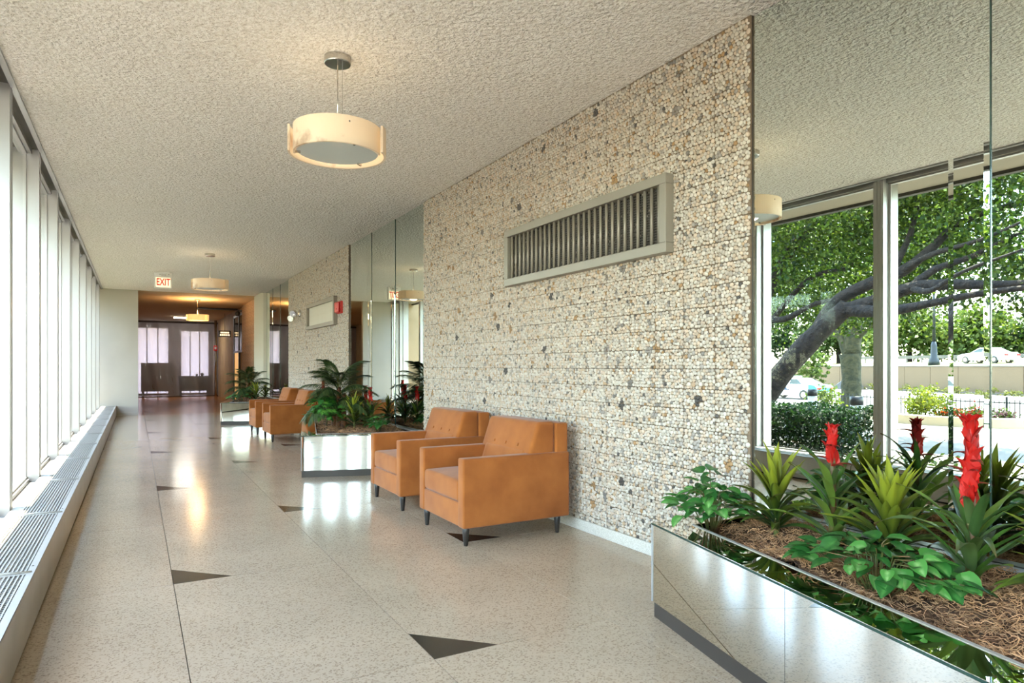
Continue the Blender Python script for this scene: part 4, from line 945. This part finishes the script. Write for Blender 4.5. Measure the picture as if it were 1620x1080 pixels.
struct('ground_far', MB().add([(*(A - nrm * 14 - dirw * 120).xy, 1.7), (*(B - nrm * 14 + dirw * 90).xy, 1.7), (*(B - nrm * 160 + dirw * 90).xy, 2.2), (*(A - nrm * 160 - dirw * 120).xy, 2.2)], [(0, 1, 2, 3)]), m_lawn)
gr_ = thing('guard_rail', 'long pale guard rail on the bank above the retaining wall', 'guard rail', tuple(A - nrm * 12 + Vector((0, 0, 1.6))), angw)
obj('rail', MB().box(0, Lw, -0.06, 0.06, 0.5, 0.85), m_conc, gr_); pst = MB().box(-0.08, 0.08, -0.05, 0.05, 0, 0.6).mesh('post'); pst.materials.append(m_conc)
for k in range(24): obj('post', pst, None, gr_).location = (Lw / 24 * (k + 0.5), 0, 0)
# street lamp post
lp = thing('street_lamp', 'dark fluted street lamp post on the bank above the wall', 'street lamp', (-60.5, 35.4, 1.3))
obj('base', MB().lathe([(0.5, 0), (0.48, 0.5), (0.3, 0.8), (0.26, 1.9), (0.18, 2.3)], 14), mat('lamp_paint', srgb(16, 24, 30), 0.5), lp, smooth=True); obj('pole', MB().tube([(0, 0, 2.2), (0, 0, 9)], [0.16, 0.08], 10), mat('lamp_paint2', srgb(16, 24, 30), 0.5), lp, smooth=True)
obj('arm', MB().tube([(0, 0, 8.8), (0.4, 0, 9.6), (1.6, 0, 9.8)], 0.07, 8), m_black, lp, smooth=True)
# low iron fence
fe = thing('iron_fence', 'low black iron picket fence on the lawn edge outside', 'fence', (-15, 12, gz(-15)))
m_iron = mat('iron', (0.015, 0.016, 0.018), 0.45)
pk = MB().box(-0.009, 0.009, -0.009, 0.009, 0.02, 0.74).mesh('picket'); pk.materials.append(m_iron)
fy0, fy1 = -4.0, 14.5; nn = 150
for k in range(nn): obj('picket', pk, None, fe).location = (0, fy0 - 12 + 12 - 12 + (fy1 - fy0) * k / (nn - 1) + 0.0, 0)
for z in (0.12, 0.64): obj('rail', MB().box(-0.012, 0.012, fy0 - 12, fy1 - 12, z, z + 0.03), m_iron, fe)
for k in range(8): obj('post', MB().box(-0.022, 0.022, -0.022, 0.022, 0, 0.82), m_iron, fe).location = (0.03, fy0 - 12 + (fy1 - fy0) * k / 7, 0)
# leaf clouds
def leaf_cloud(name, centers, radii, n_clus, per, size, cols, seed, m, spread=0.22, flat=1.0):
    rg = np.random.default_rng(seed); c = []; centers = np.array(centers, float); radii = np.array(radii, float)
    vol = radii.prod(1) ** 0.8; pick = rg.choice(len(centers), n_clus, p=vol / vol.sum())
    d = rg.normal(size=(n_clus, 3)); d /= np.linalg.norm(d, axis=1, keepdims=True); d *= rg.random((n_clus, 1)) ** 0.42
    cc = centers[pick] + d * radii[pick]
    P = np.repeat(cc, per, 0) + rg.normal(0, spread, (n_clus * per, 3)) * np.array([1, 1, 0.7]); n = len(P)
    a = rg.normal(size=(n, 3)); a /= np.linalg.norm(a, axis=1, keepdims=True)
    b = np.cross(a, rg.normal(size=(n, 3))); b /= np.linalg.norm(b, axis=1, keepdims=True)
    s = size * rg.uniform(0.6, 1.3, (n, 1)); nn_ = np.cross(a, b)
    V_ = np.stack([P - a * s * 0.5, P + b * s * 0.3 + nn_ * s * 0.08, P + a * s * 0.5, P - b * s * 0.3 + nn_ * s * 0.08], 1).reshape(-1, 3)
    F_ = np.arange(4 * n).reshape(n, 4); cl = np.array(cols)[rg.choice(len(cols), n)] * rg.uniform(0.8, 1.2, (n, 1)) * np.array([0.36, 0.32, 0.22])
    return np_mesh(name, V_, F_, np.repeat(cl, 4, 0))
m_tl = mat('tree_leaf', (0.1, 0.2, 0.05), 0.55, attr='Col', transl=0.45, spec=0.3)
m_bark = mat('bark', srgb(48, 38, 31), 0.95, var=(srgb(30, 23, 19), 9, 0.4, 0.62), bump=(14, 1.0, 0.05))
m_bark2 = mat('mossy_bark', srgb(72, 66, 44), 0.95, var=(srgb(48, 46, 30), 6, 0.4, 0.62), bump=(10, 1.0, 0.06))
def limb(t, pts, m, name='limb', n=9):
    P_ = [Vector(p[:3]) for p in pts]; R_ = [p[3] for p in pts]; Q, S = [], []
    for i in range(len(P_) - 1):
        for k in range(4):
            u = k / 4; p0, p1, p2, p3 = P_[max(i - 1, 0)], P_[i], P_[i + 1], P_[min(i + 2, len(P_) - 1)]
            Q.append(0.5 * ((2 * p1) + (p2 - p0) * u + (2 * p0 - 5 * p1 + 4 * p2 - p3) * u * u + (-p0 + 3 * p1 - 3 * p2 + p3) * u ** 3)); S.append(R_[i] + (R_[i + 1] - R_[i]) * u)
    Q.append(P_[-1]); S.append(R_[-1])
    rg = random.Random(len(pts) * 7 + int(abs(P_[0].x) * 10)); S = [s * rg.uniform(0.93, 1.08) for s in S]
    return obj(name, MB().tube(Q, S, n), m, t, smooth=True, world=True)
leafc = [srgb(74, 112, 36), srgb(98, 138, 46), srgb(122, 160, 56), srgb(58, 92, 32), srgb(140, 172, 70)]
tA = thing('leaning_tree', 'big leaning tree with dark spreading limbs, seen in the near mirror', 'tree', (-5.6, 9.9, -0.2))
limb(tA, [(-5.6, 10.1, -0.5, .3), (-5.6, 9.87, 0.08, 0.27), (-5.7, 9.59, 0.67, 0.24), (-5.8, 8.95, 1.43, 0.22), (-5.9, 8.42, 1.98, 0.2), (-6.0, 7.95, 2.39, 0.17)], m_bark, 'trunk', 12)
for L_ in ([(-5.9, 8.49, 1.92, 0.17), (-6.1, 8.26, 2.5, 0.13), (-6.2, 7.67, 2.8, 0.12), (-6.4, 7.15, 2.99, 0.1), (-6.6, 6.75, 3.35, 0.08), (-6.8, 6.32, 3.79, 0.06), (-7, 5.44, 4.0, 0.04)],
           [(-6.0, 8.08, 2.31, 0.16), (-6.0, 7.45, 2.43, 0.13), (-6.0, 6.75, 2.63, 0.11), (-5.9, 6.07, 2.61, 0.09), (-5.8, 4.94, 2.5, 0.06), (-5.7, 3.6, 2.6, .03)],
           [(-6, 8.0, 2.34, 0.13), (-5.8, 7.09, 2.23, 0.1), (-5.6, 6.21, 2.29, 0.07), (-5.5, 5.31, 2.38, 0.05), (-5.5, 4.2, 2.42, 0.03)],
           [(-6.0, 6.75, 2.63, 0.08), (-6.1, 6.38, 2.92, 0.06), (-6.3, 5.88, 3.09, 0.05), (-6.5, 5.15, 3.45, 0.03), (-6.6, 4.2, 3.7, .02)],
           [(-6.35, 7.33, 2.93, 0.08), (-6.7, 7.15, 3.72, 0.05), (-6.9, 7.12, 4.4, 0.04)],
           [(-6.0, 6.75, 2.63, 0.06), (-5.6, 6.2, 2.5, 0.045), (-5.2, 5.5, 2.7, 0.03), (-5.0, 4.6, 2.9, 0.015)],
           [(-6.4, 7.15, 2.99, 0.06), (-6.2, 6.5, 3.2, 0.045), (-6.0, 5.6, 3.3, 0.03), (-5.9, 4.6, 3.6, 0.015)]): limb(tA, L_, m_bark)
cr = leaf_cloud('foliage', [(-7.2, 9.3, 3.9), (-7.0, 8.0, 4.2), (-8.0, 7.2, 3.2), (-7.0, 5.8, 3.8), (-6.6, 4.6, 3.0), (-8.2, 8.6, 2.7), (-7.5, 6.2, 5.0), (-6.4, 3.4, 3.2), (-7, 10.5, 4.6), (-8.0, 5.0, 2.6), (-6.5, 2.0, 3.9), (-6.3, 8.3, 4.7), (-6.6, 6.6, 4.6)],  # final clumps added above the trunk to shade it from sun
                [(1.2, 1.3, 1.3), (1.2, 1.2, 1.1), (1.0, 1.3, 1.0), (1.2, 1.2, 0.9), (1.1, 1.2, 0.8), (1.0, 1.4, 0.7), (1.6, 2.0, 0.9), (1.0, 1.0, 0.8), (1.4, 1.4, 1.4), (1.0, 1.4, 0.5), (1.2, 1.2, 0.8), (1.5, 1.6, 0.8), (1.4, 1.5, 0.6)], 1150, 42, 0.10, leafc, 4, m_tl, 0.2)
obj('foliage', cr, m_tl, tA, world=True, kind='stuff')
tB = thing('upright_tree', 'slender dark tree at the left edge of the near mirror', 'tree', (-7, 11.2, -0.2))
limb(tB, [(-7, 11.25, -0.4, .2), (-7, 11.1, 0.6, .17), (-7, 10.96, 1.53, 0.16), (-7, 10.79, 2.43, 0.15), (-7, 10.56, 3.15, 0.14), (-7.1, 10.0, 3.96, 0.12), (-7.3, 9.58, 4.48, 0.1), (-7.5, 9.1, 4.76, 0.08)], m_bark, 'trunk', 10)
for L_ in ([(-7, 10.79, 1.98, 0.08), (-7, 10.0, 2.81, 0.06), (-7, 9.36, 3.23, 0.05), (-7, 8.62, 3.28, 0.03)], [(-7, 10.81, 2.43, 0.1), (-6.8, 10.02, 2.3, 0.07), (-6.7, 9.14, 2.58, 0.05), (-6.6, 8.21, 2.63, 0.03)]): limb(tB, L_, m_bark)
obj('foliage', leaf_cloud('foliage', [(-8.5, 11.5, 4.0), (-9, 10.2, 3.0), (-8.6, 12.5, 3.0), (-8, 12, 5)], [(1.4, 1.6, 1.4), (1.2, 1.8, 0.9), (1.2, 1.5, 1.2), (1.5, 1.5, 1.2)], 420, 40, 0.10, leafc, 9, m_tl, 0.2), m_tl, tB, world=True, kind='stuff')
tC = thing('forked_tree', 'mossy forked tree trunk standing on the lawn before the street', 'tree', (-19, 16.45, -0.6))
limb(tC, [(-19, 16.46, -0.9, 0.55), (-19, 16.46, -0.4, 0.42), (-19, 16.44, 0.72, 0.36), (-19, 16.49, 1.73, 0.42)], m_bark2, 'trunk', 12)
for L_ in ([(-19, 16.49, 1.6, 0.3), (-19, 16.9, 2.51, 0.2), (-19, 17.76, 2.81, 0.12), (-19, 19, 4, .06)], [(-19, 16.41, 1.73, 0.33), (-19.0, 16.3, 3.24, 0.28), (-19, 16.09, 3.98, 0.2), (-19, 16.2, 6, .1)], [(-19, 16.3, 2.36, 0.2), (-19, 15.7, 2.83, 0.14), (-19, 15.07, 3.04, 0.1), (-19, 14, 4.2, .05)]): limb(tC, L_, m_bark2)
obj('foliage', leaf_cloud('foliage', [(-19, 16.5, 6.5), (-19, 19.5, 5.0), (-18.5, 13.5, 5.6), (-20, 17.5, 3.8)], [(3.2, 3.4, 2.4), (2.6, 2.8, 1.8), (2.6, 2.8, 1.8), (2.0, 3.0, 0.7)], 420, 36, 0.22, leafc, 12, m_tl, 0.42), m_tl, tC, world=True, kind='stuff')
# trees beyond the bank
bgl = [('tall dark tree behind the bank, left of the forked trunk', -82, 88, 10, 6), ('dark green tree behind the bank above the white taxi', -84, 74, 9, 6), ('round tree behind the bank left of the window post', -85, 62, 8, 5.5), ('pale green tree behind the bank just right of the window post', -84, 51, 7.0, 6), ('yellow-green tree behind the street lamp', -86, 43, 6.5, 5),
       ('dark distant tree seen between the two narrow mirror edges', -90, 36.5, 6.5, 5), ('bright round distant tree right of the narrow mirror edges', -82, 27, 5.5, 4.5), ('light green tree at the right edge of the near mirror', -84, 18, 6, 6), ('tree past the right edge of the near mirror', -86, 6, 7, 6), ('far dark tree at the left end of the bank', -80, 104, 10, 7)]
bgc = [[srgb(58, 92, 52), srgb(72, 108, 60), srgb(50, 80, 48)], [srgb(120, 152, 66), srgb(142, 168, 84), srgb(104, 140, 58)], [srgb(92, 128, 62), srgb(110, 142, 74)]]
for k, (lab, x, y, h, r) in enumerate(bgl):
    t = thing('distant_tree', lab, 'tree', (x, y, 1.6), group='trees beyond the bank')
    obj('trunk', MB().tube([(0, 0, -0.4), (0.1, 0, h * 0.45), (0, 0.1, h * 0.8)], [0.35, 0.28, 0.12], 8), m_bark, t, smooth=True)
    o = obj('crown', leaf_cloud('crown', [(0, 0, h * 0.62), (r * 0.4, r * 0.35, h * 0.42), (-r * 0.2, -r * 0.5, h * 0.4), (0.3, r * 0.1, h * 0.85)], [(r * 0.8, r * 0.85, h * 0.36), (r * 0.6, r * 0.6, h * 0.33), (r * 0.6, r * 0.6, h * 0.33), (r * 0.55, r * 0.55, h * 0.25)], 220, 26, 0.6, bgc[(0, 0, 2, 1, 1, 0, 1, 1, 2, 0)[k]], 30 + k, m_tl, 0.7), m_tl, t, kind='stuff')
# hedge along the window
hd = thing('hedge', 'clipped dark green hedge just outside the window', 'hedge', (-2.85, 8.2, -0.2))
rg = np.random.default_rng(21); n = 34000
P = np.stack([rg.uniform(-3.35, -2.35, n), rg.uniform(5.55, 11.0, n), -0.12 + 0.78 * rg.random(n) ** 0.62], 1); P[:, 2] += 0.04 * np.sin(P[:, 1] * 6)
a = rg.normal(size=(n, 3)); a /= np.linalg.norm(a, axis=1, keepdims=True); b = np.cross(a, rg.normal(size=(n, 3))); b /= np.linalg.norm(b, axis=1, keepdims=True)
s = 0.055 * rg.uniform(0.6, 1.3, (n, 1)); hv = np.stack([P - a * s * .5, P + b * s * .32, P + a * s * .5, P - b * s * .32], 1).reshape(-1, 3)
hc = np.array([srgb(20, 40, 16), srgb(30, 54, 20), srgb(15, 32, 14)])[rg.choice(3, n)]
obj('foliage', np_mesh('foliage', hv, np.arange(4 * n).reshape(n, 4), np.repeat(hc, 4, 0)), m_tl, hd, world=True, kind='stuff')
for k in range(12): obj('stem', MB().tube([(-2.85 + 0.2 * math.sin(k * 3), 5.8 + k * 0.44, -0.25), (-2.85 + 0.1 * math.cos(k * 5), 5.9 + k * 0.43, 0.25)], [0.03, 0.012], 6), m_bark, hd, world=True, smooth=True)
# ground cover, flower bed, shrubs
def shrub(name, label, loc, r, hgt, cols, n, seed, size=0.09, cat='shrub'):
    t = thing(name, label, cat, loc); obj('stem', MB().tube([(0, 0, -0.1), (0, 0.02, hgt * 0.6)], [0.03, 0.015], 6), m_bark, t)
    obj('foliage', leaf_cloud('foliage', [(0, 0, hgt * 0.55)], [(r, r, hgt * 0.5)], n, 14, size, cols, seed, m_tl, 0.07), m_tl, t, kind='stuff'); return t
shrub('ground_cover', 'low dark ground cover at the foot of the window post', (-2.6, 4.6, -0.2), 0.6, 0.25, [srgb(52, 84, 36), srgb(70, 104, 44)], 110, 41, 0.06)
shrub('ground_cover', 'low ground cover right of the window post', (-2.9, 3.0, -0.2), 0.8, 0.22, [srgb(62, 78, 44), srgb(80, 92, 54)], 130, 42, 0.06)
shrub('shrub', 'yellow-green shrub behind the hedge beside the bollard', (-9.6, 11.0, -0.2), 0.42, 0.9, [srgb(150, 178, 80), srgb(120, 156, 64)], 60, 43)
shrub('shrub', 'bright leafy shrub on the street side left of the forked trunk', (-46, 38.0, -1.0), 1.6, 4.2, [srgb(130, 162, 84), srgb(110, 146, 66)], 160, 44, 0.3)
shrub('shrub', 'lime leafy shrub in the flower bed', (-13.0, 10.3, -0.25), 0.62, 0.85, [srgb(166, 184, 66), srgb(136, 160, 50)], 120, 45)
for k, (y, c, lb) in enumerate(((9.55, srgb(230, 90, 30), 'orange flowers in the bed beside the lime shrub'), (9.0, srgb(196, 50, 40), 'red flowers in the bed left of the lawn'), (8.4, srgb(150, 110, 150), 'mauve flowers at the right end of the bed'))):
    shrub('flower_clump', lb, (-12.9, y, -0.25), 0.3, 0.42, [c, srgb(96, 130, 50), srgb(80, 112, 44)], 46, 50 + k, 0.08, 'flowers')
kb = tag(obj('bed_kerb', MB().arc(2.2, 2.5, math.radians(-80), math.radians(80), -0.2, 0.02, 24), mat('kerb_stone', srgb(186, 168, 136), 0.85)), 'curved tan stone kerb around the flower bed', 'kerb'); kb.location = (-13.4, 9.4, 0.0); kb.scale = (1, 1, 1)
# bollard lights
m_bw = mat('bollard_white', srgb(206, 206, 202), 0.5)
for x, y, lab in ((-4.6, 6.85, 'white bollard light with a black cap beside the hedge end'), (-7.0, 9.44, 'white bollard light with a black cap in front of the taxi')):
    t = thing('bollard_light', lab, 'bollard', (x, y, -0.2), group='bollard lights')
    obj('post', MB().lathe([(0.095, 0), (0.095, 0.80)], 18), m_bw, t, smooth=True); obj('cap', MB().lathe([(0.105, 0.795), (0.105, 0.93), (0.09, 0.94)], 18), m_black, t, smooth=True)
# taxi
def car(name, label, loc, rz, c_body, c_end, emblem, sign, group=None):
    t = thing(name, label, 'car', loc, rz, group); m_b = mat(name + '_paint', c_body, 0.25, coat=0.6); m_e = mat(name + '_ends', c_end, 0.25, coat=0.6)
    L = 4.9; hw = 0.92                       # length along +y (front at +y)
    prof = [(-2.45, 0.45), (-2.42, 0.82), (-2.2, 0.98), (-1.55, 1.03), (1.0, 0.98), (1.9, 0.86), (2.35, 0.72), (2.45, 0.5), (2.4, 0.26), (-2.38, 0.26)]
    def body(pr, h0, h1, nm, m, w=hw, inset=0.0):
        rings = [(x, [(y, z) for y, z in pr]) for x in (-w, w)]
        mb = MB(); n = len(pr); mb.add([(-w, y, z) for y, z in pr] + [(w, y, z) for y, z in pr], [tuple(range(n))[::-1], tuple(range(n, 2 * n))] + [(i, (i + 1) % n, n + (i + 1) % n, n + i) for i in range(n)])
        return soften(obj(nm, mb, m, t), 0.05, 3)
    body([p for p in prof], 0, 0, 'body', m_b)
    body([(-2.47, 0.5), (-2.44, 0.82), (-2.2, 0.995), (-1.75, 1.03), (-1.75, 0.6)], 0, 0, 'boot', m_e, hw + 0.006)
    body([(1.25, 0.6), (1.25, 0.975), (1.9, 0.875), (2.36, 0.735), (2.46, 0.5)], 0, 0, 'bonnet', m_e, hw + 0.006)
    cab = MB(); w0, w1 = 0.84, 0.66
    cab.add([(-w0, -1.75, 1.0), (w0, -1.75, 1.0), (w0, 1.15, 0.96), (-w0, 1.15, 0.96), (-w1, -0.85, 1.45), (w1, -0.85, 1.45), (w1, 0.3, 1.45), (-w1, 0.3, 1.45)], [(0, 1, 2, 3), (4, 7, 6, 5), (0, 4, 5, 1), (1, 5, 6, 2), (2, 6, 7, 3), (3, 7, 4, 0)])
    soften(obj('cabin', cab, m_b, t), 0.05, 3)
    mg = mat(name + '_glass', (0.05, 0.07, 0.07), 0.05)
    def lerp(a, b, k): return tuple(a[i] + (b[i] - a[i]) * k for i in range(3))
    for s in (-1, 1):
        for (ya, yb, yc, yd) in ((-1.25, -0.25, -0.3, -0.78), (-0.15, 0.92, 0.25, -0.2)):
            xo = lambda z: s * (w0 + (w1 - w0) * (z - 0.98) / 0.47 + 0.012)
            obj('side_window', MB().add([(xo(1.04), ya, 1.04), (xo(1.04), yb, 1.04), (xo(1.38), yc, 1.38), (xo(1.38), yd, 1.38), (xo(1.04) - s * .02, ya, 1.04), (xo(1.04) - s * .02, yb, 1.04), (xo(1.38) - s * .02, yc, 1.38), (xo(1.38) - s * .02, yd, 1.38)], [(0, 1, 2, 3), (4, 7, 6, 5), (0, 4, 5, 1), (1, 5, 6, 2), (2, 6, 7, 3), (3, 7, 4, 0)]), mg, t)
    for nm, ya, za, yb, zb in (('rear_window', -1.70, 1.05, -0.93, 1.42), ('windscreen', 1.10, 1.02, 0.38, 1.42)):
        sg = -1 if ya < 0 else 1
        obj(nm, MB().add([(-0.72, ya + sg * .02, za), (0.72, ya + sg * .02, za), (0.6, yb + sg * .02, zb), (-0.6, yb + sg * .02, zb), (-0.72, ya, za), (0.72, ya, za), (0.6, yb, zb), (-0.6, yb, zb)], [(0, 1, 2, 3), (4, 7, 6, 5), (0, 4, 5, 1), (1, 5, 6, 2), (2, 6, 7, 3), (3, 7, 4, 0)]), mg, t)
    wh = MB().tube([(-0.11, 0, 0), (0.11, 0, 0)], 0.33, 20).mesh('wheel'); wh.materials.append(m_black)
    for sx in (-0.84, 0.84):
        for y in (-1.45, 1.5): w_ = obj('wheel', wh, None, t, smooth=False); w_.location = (sx, y, 0.33); obj('hub_cap', MB().tube([(-0.125, 0, 0), (0.125, 0, 0)], 0.19, 16), m_chrome, w_)
    for sx in (-0.7, 0.7): obj('tail_lamp', MB().box(sx - 0.2, sx + 0.2, -2.475, -2.42, 0.7, 0.84), m_red, t)
    if sign: obj('roof_sign', rbox_mesh('roof_sign', (0.6, 0.25, 0.14), 0.03), mat('roof_sign', srgb(180, 200, 206), 0.3), t, smooth=True).location = (0, -0.3, 1.45)
    if emblem:
        e = obj('door_emblem', MB().add([(0.931, y, z) for y, z in ((-0.35, 0.62), (0.25, 0.62), (0.2, 0.72), (0.05, 0.7), (-0.05, 0.82), (-0.15, 0.7), (-0.3, 0.72))] + [(0.921, y, z) for y, z in ((-0.35, 0.62), (0.25, 0.62), (0.2, 0.72), (0.05, 0.7), (-0.05, 0.82), (-0.15, 0.7), (-0.3, 0.72))], [tuple(range(7))] + [(i, i + 7, (i + 1) % 7 + 7, (i + 1) % 7) for i in range(7)]), mat('emblem_blue', srgb(40, 60, 90), 0.4), t)
    return t
car('taxi', 'white taxi with teal boot and bonnet parked beyond the hedge', (-34.0, 30.6, -1.0), 0.0, srgb(232, 234, 232), srgb(40, 150, 180), True, True)
car('silver_car', 'silver car on the road above the retaining wall', tuple(A * 0.55 + B * 0.45 - nrm * 10 + Vector((0, 3, 1.55))), angw + PI / 2, srgb(200, 204, 206), srgb(200, 204, 206), False, False)
tn = thing('canopy_tent', 'small black folded canopy lying at the foot of the retaining wall', 'tent', (-55.0, 40.3, -1.0))
obj('cloth', MB().add([(0.9, -1.5, 0), (0.9, 1.5, 0), (-0.5, 1.5, 0.0), (-0.5, -1.5, 0.0), (0.2, -0.9, 0.8), (0.1, 0.2, 1.25), (0.2, 1.0, 0.7)], [(0, 4, 3), (0, 5, 4), (0, 1, 5), (1, 6, 5), (1, 2, 6), (2, 5, 6), (2, 3, 5), (3, 4, 5), (0, 3, 2, 1)]), m_black, tn)
wc = [tuple(A.lerp(B, 0.2 + 0.8 * (k + 0.5) / 16) + nrm * 1.6 + Vector((0, 0, -0.8))) for k in range(16)]
tag(obj('weeds', leaf_cloud('weeds', wc, [(0.7 + 0.3 * math.sin(k * 2.7), 1.2, 0.3 + 0.25 * abs(math.sin(k * 5.1))) for k in range(16)], 380, 14, 0.16, [srgb(150, 160, 90), srgb(120, 140, 70)], 70, m_tl, 0.1), m_tl), 'straggling weeds along the foot of the tan retaining wall', 'weeds', kind='stuff')
